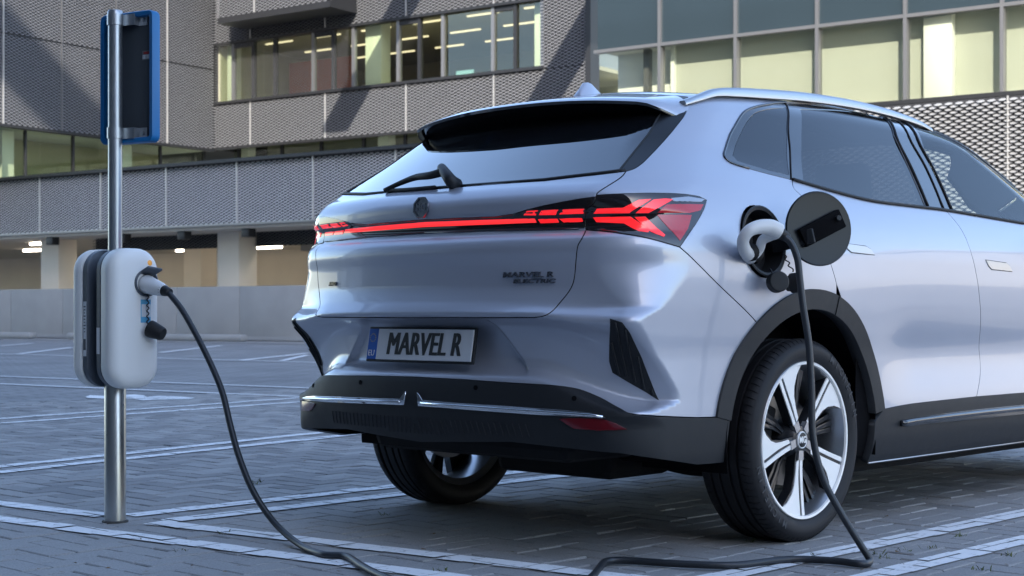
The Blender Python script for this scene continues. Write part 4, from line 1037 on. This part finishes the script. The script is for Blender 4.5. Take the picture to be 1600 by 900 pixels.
# office windows
mx_ = [11.3, 12.15, 13.05, 14.59, 15.37, 16.15, 17.81, 18.57, 19.4, 21.1, 21.83, 22.7]
ed = [XC + .05] + mx_
for a, b in zip(ed, mx_):
    p_ = ub('window_pane', A, a + .05, b - .05, .14, .15, 7.33, 9.05, M['win_green'])
    ub('mullion', A, b - .05, b + .05, .05, .22, 7.32, 9.06, M['steel_dark'] if (b in (12.15, 13.05, 15.37, 18.57, 21.83)) else M['alu'])
for x0, x1 in ((11.35, 12.1), (14.64, 15.32), (17.86, 18.52), (21.15, 21.78)):
    ub('vent_head', A, x0, x1, .08, .2, 8.92, 9.05, M['steel_dark'])
ub('office_floor', A, XC, XE, .3, 9, 7.15, 7.25, M['room_wall']); ub('office_ceiling', A, XC, XE, .3, 9, 9.2, 9.3, M['room']); ub('office_back_wall', A, XC, XE, 9, 9.1, 7.2, 9.3, M['room'])
ub('office_side_wall', A, XC - .1, XC, .3, 9, 7.2, 9.3, M['room_wall']); ub('office_side_wall', A, XE - 1.4, XE - 1.3, .3, 9, 7.2, 9.3, M['white_wall'])
ub('office_column', A, 16.35, 16.95, .45, 1.0, 7.25, 9.2, M['white_wall'], .02); ub('office_column', A, 10.75, 11.1, .45, .8, 7.25, 9.2, M['white_wall'], .02); ub('office_column', A, 22.25, 22.62, .45, .8, 7.25, 9.2, M['white_wall'], .02)
ub('office_partition', A, 11.5, 14.2, 3.0, 3.1, 7.25, 8.75, M['red_wall']); ub('office_screen', A, 19.2, 19.8, 1.2, 1.25, 7.35, 7.62, mat('screen', (.25, .45, .6), .3))
for i in range(6):
    for j in range(3):
        ub('ceiling_light', A, 11.6 + i * 1.95, 12.7 + i * 1.95, 1.5 + j * 2.3, 1.58 + j * 2.3, 9.16, 9.2, M['tube2'])
# thin mesh screen carried past the first windows
V, F = cells(5.4 * KB, 1.74 * KB, .20, .107, .004, (.90, .10)); V2 = [(x, y, z) for x, y, z in V]
me = bpy.data.meshes.new('mesh_screen'); me.from_pydata(V, [], F); me.materials.append(M['mesh']); o = link('mesh_screen', me, None, A); o.location = (U(XC + .1), YB - .05, Zz(7.32)); o['kind'] = 'stuff'
# ribbon of windows above the band
rx = [11.19, 13.0, 14.59, 16.23, 17.77, 19.4, 21.0, 22.6, 24.1]
for a, b in zip([XC + .35] + rx, rx):
    ub('ribbon_pane', A, a + .04, b - .04, .55, .56, 5.5, 5.90, M['win_green']); ub('ribbon_mullion', A, b - .04, b + .04, .50, .62, 5.5, 5.9, M['steel_dark'])
ub('ribbon_room_wall', A, XC, XE, 3.0, 3.1, 5.4, 7.0, M['room_wall']); ub('ribbon_ceiling', A, XC, XE, .3, 3.0, 6.3, 6.35, M['white_wall']); ub('ribbon_room_floor', A, XC, XE, .9, 3.0, 5.38, 5.44, M['room_wall'])
for xx in (11.0, 16.6, 20.2): ub('ribbon_column', A, xx, xx + .4, .8, 1.2, 5.44, 6.3, M['white_wall'])
# overhanging dark box at the top
ub('overhang_soffit', A, 11.9, 16.35, -1.5, -.04, 9.42, 9.6, M['steel_dark']); mesh_wall(A, U(11.9), U(16.35), Zz(9.6), Zz(13.5), YB + (-1.5), 1.48 * KB, .27, .112, M['mesh'])
ub('overhang_end_wall', A, 16.18, 16.34, -1.4, -.04, 9.6, 13.5, M['steel_dark'])
# left wing: wall square to the facade, coming towards the viewer
def wing_wall(z0, z1):
    n = 6; w = 15.0 / n; V, F = cells(w, z1 - z0, .23, .112, .022, (.80, .45)); me = bpy.data.meshes.new('expanded_metal'); me.from_pydata(V, [], F); me.materials.append(M['mesh'])
    for i in range(n):
        b_ = meshobj('mesh_panel', [(0, 0, 0), (w, 0, 0), (w, 0, z1 - z0), (0, 0, z1 - z0)], [(0, 1, 2, 3)], M['backing'], A)
        b_.location = (XW - .10, YB - 15 + i * w, z0); b_.rotation_euler = (0, 0, R(90))
        s_ = link('expanded_metal', me, None, b_); s_.location = (0, -.07, 0); s_['kind'] = 'stuff'
        boxobj('panel_edge', (0, -.08, (z1 - z0) / 2), (.03, .05, z1 - z0), M['seam'] if i in (2, 5) else M['alu'], b_)
        boxobj('panel_joint', (w / 2, -.085, (z1 - z0) * .30), (w, .03, .02), M['steel_dark'], b_)
XW = U(XC)
wing_wall(7.42, 18)
bbox('wing_foot', A, XW - .35, XW + .02, YB - 15, YB, 7.32, 7.42, M['steel_dark']); bbox('wing_core', A, XW - 8, XW - .12, YB - 15, YB + 6, 7.4, 18, M['backing'])
wy = [-15, -12.4, -9.9, -8.7, -6.6, -4.5, -2.4, -.1]
for a, b in zip(wy, wy[1:]):
    bbox('ribbon_pane', A, XW - .55, XW - .54, YB + a + .04, YB + b - .04, 5.5, 7.34, M['win_green']); bbox('ribbon_mullion', A, XW - .6, XW - .48, YB + b - .04, YB + b + .04, 5.5, 7.34, M['steel_dark'])
bbox('wing_room_wall', A, XW - 3.2, XW - 3.1, YB - 15, YB, 5.5, 7.34, M['room_wall']); bbox('wing_ceiling', A, XW - 8, XW - .6, YB - 15, YB, 7.36, 7.40, M['white_wall'])
for yy in (-9.4, -4.0): bbox('wing_column', A, XW - 1.3, XW - .9, YB + yy, YB + yy + .5, 5.5, 7.34, M['white_wall'])
bbox('podium_roof', A, -30, 24.2, .9, YB + 6, 5.36, 5.46, M['concrete'])
bbox('core_wall', A, -40, XE, 26, 26.4, 0, 18, M['room_wall'])
# unseen beams added only to cast diagonal shadows on the walls
for xx in (19.3, 26.4): ub('shadow_beam', A, xx, xx + .95, -9.5, .2, 11.6, 11.8, M['steel_dark'])
# garage behind the low wall
for xx, yy in ((1.05, .9), (9.75, .9), (18.2, .9), (-6.5, .9), (1.2, 7.4), (10.0, 7.4)):
    bbox('garage_column', A, xx, xx + .95, yy, yy + .8, 0, 3.4, M['beige'], .02)
bbox('garage_back_wall', A, -40, 13.0, 12.0, 12.2, 0, 3.4, M['beige']); bbox('garage_back_wall', A, 13.0, 24, 13.0, 13.2, 0, 3.4, M['concrete'])
bbox('garage_floor', A, -30, 24, .5, 14, .0, .02, M['concrete'])
for xx in (-6, -1, 3.2, 7.2, 11.5, 16, 20):
    for yy in (2.0, 5.5, 9.0):
        bbox('garage_lamp', A, xx, xx + 1.5, yy, yy + .14, 3.30, 3.38, M['tube'])
for xx, yy in ((2.6, -.1), (6.2, -.1), (9.0, -.1), (11.8, -.1)):
    bbox('floodlight', A, xx, xx + .34, yy, yy + .3, 3.14, 3.40, M['steel_dark'], .02)
bbox('garage_pipe', A, 8.5, 24, 3.0, 3.15, 3.05, 3.2, M['alu']); bbox('garage_beam', A, 9.5, 24, 5.0, 5.4, 2.95, 3.4, M['concrete']); bbox('timber_crate', A, 14.2, 16.2, 6, 7, 0, 2.2, mat('brown_panel', (.20, .12, .06), .8, noise=.2))
mesh_wall(A, 3.0, 17.0, 2.95, 3.40, 1.6, 1.55, .215, .088, M['mesh'], seams=False)
bbox('screen_wall', A, 3, 17, 1.72, 1.8, 2.95, 3.4, M['backing'])
# low concrete wall with its joints, and the wheel stops before it
W = bthing('low_concrete_wall', 0, 0, 'low grey cast concrete wall along the far edge of the lot', 'wall')
for i in range(14):
    x0 = -13 + i * 2.75
    bbox('wall_panel', W, x0 + .008, x0 + 2.742, -.12, .14, 0, 1.65, M['concrete'], .012)
bbox('wall_base', W, -13, 25.4, -.16, -.125, 0.02, .14, M['concrete'])
for k, (xa, xb_, lb) in enumerate(((.75, 3.2, 'grey concrete wheel stop left of the charging post, by the far wall'), (5.0, 7.55, 'grey concrete wheel stop just right of the charging post, by the far wall'), (8.55, 12.9, 'long grey concrete wheel stop nearest the car, by the far wall'))):
    o = boxobj('wheel_stop', tuple(bw((xa + xb_) / 2, -1.05, .10)), (xb_ - xa, .30, .20), M['concrete'], None, BR, .07); tag(o, lb, 'wheel stop', 'wheel stops along the wall')
o = sheet('pale_strip', 0, 1, 0, 1, .004, mat('pale_strip_surface', (.42, .42, .41), .8, noise=.15, nscale=2))  # paler strip on the ground before the far wall
me = o.data
for v, p in zip(me.vertices, (bw(-30, -2.4, 0), bw(30, -2.4, 0), bw(30, -1.6, 0), bw(-30, -1.6, 0))): v.co = (p[0], p[1], .004)
# glazed building on the right
G = bthing('glazed_building', XE + .16, 0, 'glass fronted building with pale green lobby windows, behind the car roof', 'building')
gx = [0.05] + [x - (XE + .16) for x in (26.28, 28.38, 30.49, 32.62, 34.8, 37.0, 39.2, 41.4)]
for a, b in zip(gx, gx[1:]):
    bbox('lobby_pane', G, a + .04, b - .04, .10, .11, 5.66, 7.48, M['win_green2'])
    for z0, z1 in ((7.56, 9.6), (9.66, 11.6), (11.66, 13.5)): bbox('spandrel_panel', G, a + .035, b - .035, .02, .08, z0, z1, M['spandrel'])
    bbox('mullion', G, b - .04, b + .04, -.05, .18, 5.6, 13.5, M['alu'])
for z in (7.52, 9.63, 11.63): bbox('transom', G, 0, gx[-1], -.045, .17, z - .04, z + .04, M['alu'])
bbox('lobby_sill', G, 0, gx[-1], -.15, .3, 5.52, 5.62, M['steel_dark']); bbox('lobby_floor', G, 0, gx[-1], .3, 8, 5.5, 5.6, M['soffit']); bbox('lobby_ceiling', G, 0, gx[-1], .2, 8, 7.56, 7.6, M['white_wall'])
bbox('lobby_sun_board', G, 2.0, gx[-1], .50, .52, 5.6, 7.56, M['lobby']); bbox('core_wall', G, -1, gx[-1] + 2, 9, 9.2, 0, 13.5, M['room_wall']); bbox('lobby_side_wall', G, 2.0, 2.1, .4, 1.0, 5.6, 7.56, M['white_wall'])  # board added close behind the panes to catch sun and brighten them
bbox('lobby_back_wall', G, 0.1, 2.1, 1.0, 1.1, 5.6, 7.56, M['white_wall']); bbox('lobby_column', G, 8.6, 9.25, .2, .48, 5.6, 7.56, M['white_wall'], .02); bbox('lobby_post', G, 1.15, 1.3, .5, .7, 5.6, 7.56, M['alu']); bbox('upper_core', G, 0, gx[-1], .2, .3, 7.6, 13.5, M['backing'])
def gm(x0, x1, z0, z1, y, pw, cw, ch, mt_):
    mesh_wall(G, x0, x1, z0, z1, y, pw, cw, ch, mt_, fill=(.86, .52), tilt=.05)
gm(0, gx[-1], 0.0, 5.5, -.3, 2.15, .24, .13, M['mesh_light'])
bbox('base_wall', G, 0, gx[-1], -.20, .0, 0, 5.5, M['backing'])
# off the picture: the block whose shade covers the lot, and a pale hall shaped to brighten the car flank's reflection
S = bthing('office_block', 20, -58, 'tall dark office block behind the viewer that shades the lot', 'building')
M['block'] = mat('dark_brick', (.032, .033, .036), .8, noise=.2, nscale=.3); M['block_win'] = mat('block_window', (.02, .025, .03), .08, 0, .6)
BH = 36.0
bbox('wall', S, -34, 34.3, 0, 18, 0, BH, M['block']); bbox('shadow_gantry', S, -20, 26, 16.5, 17.5, 40.3, 42.4, M['block'])  # gantry added on the roof to cast a diagonal shadow band
for xx in (-19, -4, 11, 25): bbox('shadow_gantry_post', S, xx, xx + .6, 16.6, 17.3, BH, 40.3, M['block'])
bbox('wall', S, 34.31, 62, 2, 17, 0, 8, M['block'])  # lower wing added to block low sky behind the car
for k in range(9): bbox('window_band', S, -33, 33.3, 18, 18.06, 2.2 + k * 3.7, 4.0 + k * 3.7, M['block_win'])
H_ = tag(empty('pale_hall', (30, -26, 0), R(0)), 'unseen long pale hall to the right that brightens the car flank', 'building')
bbox('wall', H_, 0, 16, -34, 28, 0, 6.5, mat('pale_render', (.48, .465, .44), .8, noise=.08)); bbox('roof_edge', H_, -.2, 16.2, -34.2, 28.2, 6.5, 6.9, M['alu'])
# ------------------------------------------------------------------ charging post, sign, chargers, cable
M['galv'] = mat('galvanised_steel', (.42, .44, .46), .36, .9, rnoise=.10, nscale=18, noise=.10)
M['stainless'] = mat('brushed_stainless', (.50, .51, .50), .30, .95, rnoise=.08, nscale=25)
M['offwhite'] = mat('off_white_plastic', (.80, .80, .77), .42, spec=.4, bump=.03, bscale=600)
M['grey_plastic'] = mat('slate_plastic', (.060, .075, .095), .42)
M['sign_back'] = mat('sign_back', (.050, .058, .068), .5, noise=.15, nscale=5)
M['sign_blue'] = mat('sign_blue', (.004, .14, .36), .38)
M['cable'] = mat('cable_rubber', (.022, .026, .032), .42)
M['plug_white'] = mat('plug_white', (.70, .70, .69), .38)
M['sticker_blue'] = mat('sticker_blue', (.10, .38, .60), .45); M['sticker'] = mat('sticker_white', (.62, .64, .66), .45); M['amber'] = mat('amber_light', (.5, .25, .05), .3, emit=(1, .5, .12), estr=.08)
pb = gnd(180, 815); pb[2] = 0
pole = tag(empty('charging_post', tuple(pb)), 'round steel post with a wider brushed foot, carrying two charging points', 'post')
link('lower_tube', lathe_mesh('lower_tube', [(.0, -.05), (.041, -.05), (.041, .62), (.039, .625), (.027, .627)], 48, 'Z'), M['stainless'], pole)
link('upper_tube', lathe_mesh('upper_tube', [(.0268, .6), (.0268, 1.955), (.0, 1.955)], 40, 'Z'), M['galv'], pole)
link('top_cap', lathe_mesh('top_cap', [(.0285, 1.945), (.0295, 1.95), (.0295, 1.968), (.026, 1.974), (0, 1.975)], 40, 'Z'), M['galv'], pole)
link('foot_collar', lathe_mesh('foot_collar', [(.041, .006), (.050, .004), (.050, -.01)], 40, 'Z'), M['sand'], pole)
# facing directions: heading to the camera turned to the right of the picture
hc = math.atan2(CAM[1] - pb[1], CAM[0] - pb[0])
def fr_at(loc, heading):
    n = Vector((math.cos(heading), math.sin(heading), 0)); up = Vector((0, 0, 1)); r_ = up.cross(n)
    m = Matrix((r_, up, n)).transposed().to_4x4(); m.translation = Vector(loc); return m      # local x right, y up, z outwards
def rrect(w, h, r, n=8):
    out = []
    for cx_, cy_, a0 in ((w / 2 - r, h / 2 - r, 0), (-w / 2 + r, h / 2 - r, 90), (-w / 2 + r, -h / 2 + r, 180), (w / 2 - r, -h / 2 + r, 270)):
        for k in range(n + 1): a = R(a0 + 90 * k / n); out.append((cx_ + r * math.cos(a), cy_ + r * math.sin(a)))
    return out
def loft(name, layers, mt_, par, caps=(True, True), ang=35):
    bm = bmesh.new(); rows = [[bm.verts.new(p) for p in L] for L in layers]
    for a, b in zip(rows, rows[1:]):
        for k in range(len(a)): l = (k + 1) % len(a); bm.faces.new((a[k], a[l], b[l], b[k]))
    if caps[0]: bm.faces.new(rows[0])
    if caps[1]: bm.faces.new(rows[-1])
    return bmobj(name, bm, mt_, par, angle=ang)
HB = hc + R(33)
BW, BHt, BRr = .215, .535, .085
def layer(s, z, dy=0): return [(x, y + dy, z) for x, y in rrect(BW - 2 * s, BHt - 2 * s, BRr - s if BRr - s > .01 else .01)]
def charger(front, label):
    hd = HB if front else HB + math.pi
    c_ = tag(empty('charging_point'), label, 'charger', 'charging points on the post')
    c_.matrix_world = fr_at((pb[0], pb[1], .785), hd)
    loft('back_housing', [layer(.012, .030), layer(.004, .034), layer(.003, .058), layer(.014, .062), layer(.014, .066)], M['grey_plastic'], c_)
    loft('front_cover', [layer(.006, .066), layer(.0, .070), layer(0, .112), layer(.003, .124), layer(.010, .136), layer(.020, .144), layer(.034, .149), layer(.055, .151)], M['offwhite'], c_, ang=60)
    return c_
c1 = charger(True, 'off white charging point facing the car, with the white plug in its socket')
c2 = charger(False, 'off white charging point on the far side of the post, partly hidden')
link('spine', lathe_mesh('spine', [(0, .545), (.042, .545), (.046, .56), (.046, 1.0), (.042, 1.015), (0, 1.015)], 24, 'Z'), M['grey_plastic'], pole)
# socket, lamp, sticker, cap on the front charger
def cpart(name, me_or, loc, mt_, par=c1, rot=None):
    o = link(name, me_or, mt_, par); o.location = loc
    if rot: o.rotation_euler = rot
    return o
sk = cpart('socket_ring', lathe_mesh('socket_ring', [(.052, -.002), (.052, .008), (.047, .011), (.042, .004), (.040, -.010), (0, -.012)], 40, 'Z'), (.038, .135, .150), M['grey_plastic'])
cpart('status_lamp', lathe_mesh('status_lamp', [(.012, -.002), (.011, .004), (.006, .006), (0, .006)], 24, 'Z'), (.055, .212, .146), M['amber'])
bm = bmesh.new(); box(bm, (0, 0, 0), (.066, .010, .062), Matrix.Rotation(R(-8), 3, 'X'), .004); o = bmobj('socket_lid', bm, M['grey_plastic'], c1, angle=40); o.location = (.042, .180, .176); o.rotation_euler = (R(-14), 0, R(-8))
bm = bmesh.new(); box(bm, (0, 0, 0), (.044, .088, .0012)); o = bmobj('sticker', bm, M['sticker_blue'], c1); o.location = (.036, .028, .1515)
bm = bmesh.new(); box(bm, (0, 0, 0), (.040, .048, .0012)); o = bmobj('sticker_panel', bm, M['sticker'], c1); o.location = (.037, .030, .1524)
bm = bmesh.new()
for k in range(5): box(bm, (.030 if k % 2 else .034, .001 - .0 + .0, 0), (.001, .001, .001)) if 0 else None
tm = text_mesh('EV', .016, .0004); tm.materials.append(M['sticker']); bpy.data.meshes.remove(tm)
cpm = cpart('plug_cap', lathe_mesh('plug_cap', [(0, .052), (.022, .052), (.026, .046), (.033, .002), (.033, -.010), (0, -.012)], 32, 'Z'), (.047, -.042, .176), M['seal'], rot=(R(20), R(25), 0))
tz = [(.040 + (.005 if k % 2 else -.005), .092 - k * .0105, .160) for k in range(12)]
tube('cap_tether', tz, .0024, M['seal'], c1, n=6, sub=3)
# labels on the side of the housings
for c_, xx in ((c2, .098),):
    bm = bmesh.new(); box(bm, (.1045, -.04, .046), (.0014, .21, .020)); bmobj('rating_label', bm, M['sticker'], c_)
bm = bmesh.new(); box(bm, (-.1045, -.085, .046), (.0014, .10, .020)); bmobj('rating_label', bm, M['sticker'], c1)
M['print'] = mat('label_print', (.03, .04, .06), .5)
bm = bmesh.new(); box(bm, (.1056, -.10, .046), (.0010, .042, .015)); bmobj('label_print', bm, M['print'], c2)
bm = bmesh.new()
for k in range(9): box(bm, (.1056, .045 - k * .012, .046), (.0008, .004, .014 - .004 * (k % 3)))
o = bmobj('label_print', bm, M['print'], c2); o['kind'] = 'stuff'
# sign seen from behind
SGH = hc + R(38)
sg_ = tag(empty('parking_sign'), 'back of a grey sign with a blue rim, clamped to the top of the post', 'sign')
nb = Vector((math.cos(hc + R(180 + 42)), math.sin(hc + R(180 + 42)), 0))
sm_ = fr_at((pb[0], pb[1], 1.715), hc + R(-44)); sg_.matrix_world = sm_
SW, SH, DZ = .268, .50, -.052
XO = .034
def rl(w, h, r, z): return [(x + XO, y, z) for x, y in rrect(w, h, r, 5)]
loft('sign_plate', [rl(SW - .01, SH - .01, .012, DZ), rl(SW - .01, SH - .01, .012, DZ - .003)], M['sign_back'], sg_)
loft('sign_rim', [rl(SW - .034, SH - .034, .010, DZ + .002), rl(SW - .034, SH - .034, .010, DZ + .026), rl(SW - .026, SH - .026, .014, DZ + .029), rl(SW, SH, .022, DZ + .029), rl(SW + .006, SH + .006, .025, DZ + .024), rl(SW + .006, SH + .006, .025, DZ - .010), rl(SW - .02, SH - .02, .02, DZ - .012)], M['sign_blue'], sg_, caps=(False, False), ang=40)
for zz in (.222, -.215):
    cl = lathe_mesh('sign_clamp', [(.027, -.021), (.031, -.021), (.031, .021), (.027, .021)], 32, 'Z', closed=True)
    o = link('sign_clamp', cl, M['galv'], sg_); o.location = (0, zz, 0); o.rotation_euler = (R(-90), 0, 0)
    bm = bmesh.new(); box(bm, (.050, zz, -.020), (.050, .042, .004)); box(bm, (.078, zz, -.036), (.004, .042, .034)); box(bm, (.098, zz, -.050), (.042, .042, .004)); bmobj('clamp_bracket', bm, M['galv'], sg_)
    bm = bmesh.new(); box(bm, (-.035, zz, -.03), (.012, .042, .036)); bmobj('clamp_stud', bm, M['galv'], sg_)
    bm = bmesh.new(); bmesh.ops.create_cone(bm, segments=6, radius1=.008, radius2=.008, depth=.008, cap_ends=True, matrix=Matrix.Translation((.100, zz, -.045))); bmobj('clamp_bolt', bm, M['galv'], sg_)
bm = bmesh.new(); box(bm, (.112, .085, DZ + .0012), (.040, .036, .0012)); bmobj('maker_label', bm, mat('label_grey', (.13, .14, .15), .5), sg_)
bm = bmesh.new(); box(bm, (.114, .094, DZ + .0022), (.030, .010, .001)); bmobj('maker_label_mark', bm, mat('label_red', (.28, .03, .03), .5), sg_)
bm = bmesh.new()
for k in range(5): box(bm, (.097 + k * .0072, .079, DZ + .0022), (.0038, .016, .001))
o = bmobj('maker_label_print', bm, M['sticker'], sg_); o['kind'] = 'stuff'
# the cable
bpy.context.view_layer.update()
def cw(x, y, z): return tuple(c1.matrix_world @ Vector((x, y, z)))
cab = tag(empty('charging_cable', tuple(gnd(500, 868))), 'black charging cable with white plugs running from the post to the car', 'cable')
def unparent_loc(o): o.matrix_parent_inverse = cab.matrix_world.inverted(); return o
bpy.context.view_layer.update()
A0 = Vector(cw(.036, .132, .150)); dirp = (Vector(at_depth(262, 456, (Vector(A0) - Vector(CAM)).dot(Vector((Fv[0], Fv[1], 0))) - .10)) - A0)
pend = A0 + dirp
Zp = (Vector(pend) - Vector(CAM)).dot(Vector((Fv[0], Fv[1], 0)))
o = unparent_loc(tube('plug', [tuple(A0), tuple(A0 + dirp * .3), tuple(A0 + dirp * .62), tuple(A0 + dirp * .86)], lambda t: .036 - .014 * t ** 1.2, M['plug_white'], cab, n=18))
unparent_loc(tube('plug_collar', [tuple(A0 + dirp * .80), tuple(A0 + dirp * .92), tuple(A0 + dirp * 1.08)], lambda t: .0235 - .008 * t, M['seal'], cab, n=14))
def dp(u, v, Z): return tuple(at_depth(u, v, Z))
g1 = gnd(470, 851); Zg = (g1 - CAM) @ np.array([Fv[0], Fv[1], 0])
hang = [(262, 456), (283, 482), (305, 520), (330, 570), (348, 615), (360, 665), (374, 715), (397, 770), (430, 818)]
pts = [dp(u, v, Zp + (Zg - Zp) * ((v - 456) / 395) ** 1.0) for u, v in hang]
CRD = .0115
for u, v in ((470, 852), (505, 866), (540, 869), (565, 884), (592, 898), (640, 915), (720, 935), (800, 940), (880, 925), (920, 905), (936, 888), (948, 877), (985, 876), (1060, 881), (1150, 883), (1230, 874), (1300, 876), (1345, 881), (1359, 876)):
    p = on(2, CRD + .004, u, v); pts.append(tuple(p))
kink = pts[-1]
ke = Vector(kink)
up_px = [(1345, 852), (1313, 800), (1285, 745), (1270, 680), (1268, 610), (1264, 540), (1255, 480), (1250, 438), (1246, 405), (1236, 380), (1222, 367)]
Zk = (np.array(kink) - CAM) @ np.array([Fv[0], Fv[1], 0]); pe = on(1, -1.055, 1222, 367); Ze = (pe - CAM) @ np.array([Fv[0], Fv[1], 0])
for u, v in up_px:
    t = (876 - v) / (876 - 367); pts.append(dp(u, v, Zk + (Ze - Zk) * t))
unparent_loc(tube('cable', pts, CRD, M['cable'], cab, n=12, sub=6))
# the plug in the car
def yp(u, v, y): return tuple(on(1, y, u, v))
hl = [yp(1172, 402, -.93), yp(1164, 391, -.965), yp(1161, 376, -.985), yp(1169, 362, -1.005), yp(1184, 355, -1.02), yp(1202, 355, -1.035), yp(1217, 362, -1.05)]
unparent_loc(tube('plug', hl, lambda t: .024 - .006 * math.sin(math.pi * min(1, t * 1.15)) + .004 * t, M['plug_white'], cab, n=16))
unparent_loc(tube('plug_grip', [yp(1166, 398, -.945), yp(1178, 398, -.955), yp(1187, 388, -.972), yp(1191, 376, -.99), yp(1202, 369, -1.015), yp(1214, 364, -1.045)], lambda t: .020 - .004 * math.sin(math.pi * t), M['plug_white'], cab, n=14))
unparent_loc(tube('plug_head', [yp(1180, 396, -.895), yp(1172, 394, -.955)], .030, M['seal'], cab, n=18, sub=0))
unparent_loc(tube('plug_collar', [yp(1212, 361.5, -1.046), yp(1220, 365, -1.052), yp(1230, 372, -1.056)], lambda t: .023 - .007 * t, M['seal'], cab, n=14))
# ------------------------------------------------------------------ weeds and bits in the joints
M['weed'] = mat('weed_green', (.09, .11, .03), .8, noise=.4, nscale=30); M['leaf'] = mat('dry_leaf', (.16, .10, .045), .8, noise=.3, nscale=20)
bm = bmesh.new()
for u, v in ((405, 753), (398, 756), (1372, 866), (1385, 872), (1415, 862), (1270, 870), (1455, 858), (280, 862), (1172, 847), (1310, 655 + 100), (690, 892), (1530, 891), (1575, 868), (600, 805), (350, 835), (1500, 838)):
    c_ = gnd(u, v)
    for k in range(9):
        a, h_, l_ = rnd.uniform(0, 6.28), rnd.uniform(.008, .022), rnd.uniform(.008, .022); bx_, by_ = c_[0] + rnd.gauss(0, .012), c_[1] + rnd.gauss(0, .012)
        d_ = Vector((math.cos(a), math.sin(a), 0)); n_ = Vector((-d_.y, d_.x, 0)) * .0022; b_ = Vector((bx_, by_, -.004))
        q = [bm.verts.new(p) for p in (b_ - n_, b_ + n_, b_ + d_ * l_ * .6 + n_ * .8 + Vector((0, 0, h_ * .8)), b_ + d_ * l_ + Vector((0, 0, h_)))]; bm.faces.new(q)
me = bpy.data.meshes.new('joint_weeds'); bm.to_mesh(me); bm.free(); tag(link('joint_weeds', me, M['weed']), 'tiny green weeds growing in the paver joints', 'weeds', kind='stuff')
bm = bmesh.new()
for k in range(70):
    u, v = rnd.uniform(0, 1600), 640 + 260 * rnd.random() ** .7; c_ = gnd(u, v); a = rnd.uniform(0, 6.28); s_ = rnd.uniform(.006, .016)
    P = [(c_[0] + s_ * math.cos(a + t) * (1 if i % 2 else .5), c_[1] + s_ * math.sin(a + t) * (1 if i % 2 else .5), .004 + rnd.uniform(0, .006)) for i, t in enumerate((0, 1.3, 3.1, 4.4))]
    bm.faces.new([bm.verts.new(p) for p in P])
me = bpy.data.meshes.new('leaf_litter'); bm.to_mesh(me); bm.free(); tag(link('leaf_litter', me, M['leaf']), 'scattered dry leaf bits on the paving', 'litter', kind='stuff')
import numpy as np
f,H,h,al=2400.,491.,.8011,np.radians(43.15)
C=np.array([-4.644,-3.836,h]); s,c=np.sin(al),np.cos(al)
F=np.array([c,s,0]);R=np.array([s,-c,0])
def proj(P):
    d=np.asarray(P,float)-C; Z=d@F
    return np.round([800+f*(d@R)/Z, H-f*d[2]/Z],1)
def ray(u,v): return F+R*(u-800)/f+np.array([0,0,1])*(H-v)/f
def onx(u,v,x): d=ray(u,v);t=(x-C[0])/d[0];return np.round(C+t*d,3)
def ony(u,v,y): d=ray(u,v);t=(y-C[1])/d[1];return np.round(C+t*d,3)
def onz(u,v,z): d=ray(u,v);t=(z-C[2])/d[2];return np.round(C+t*d,3)
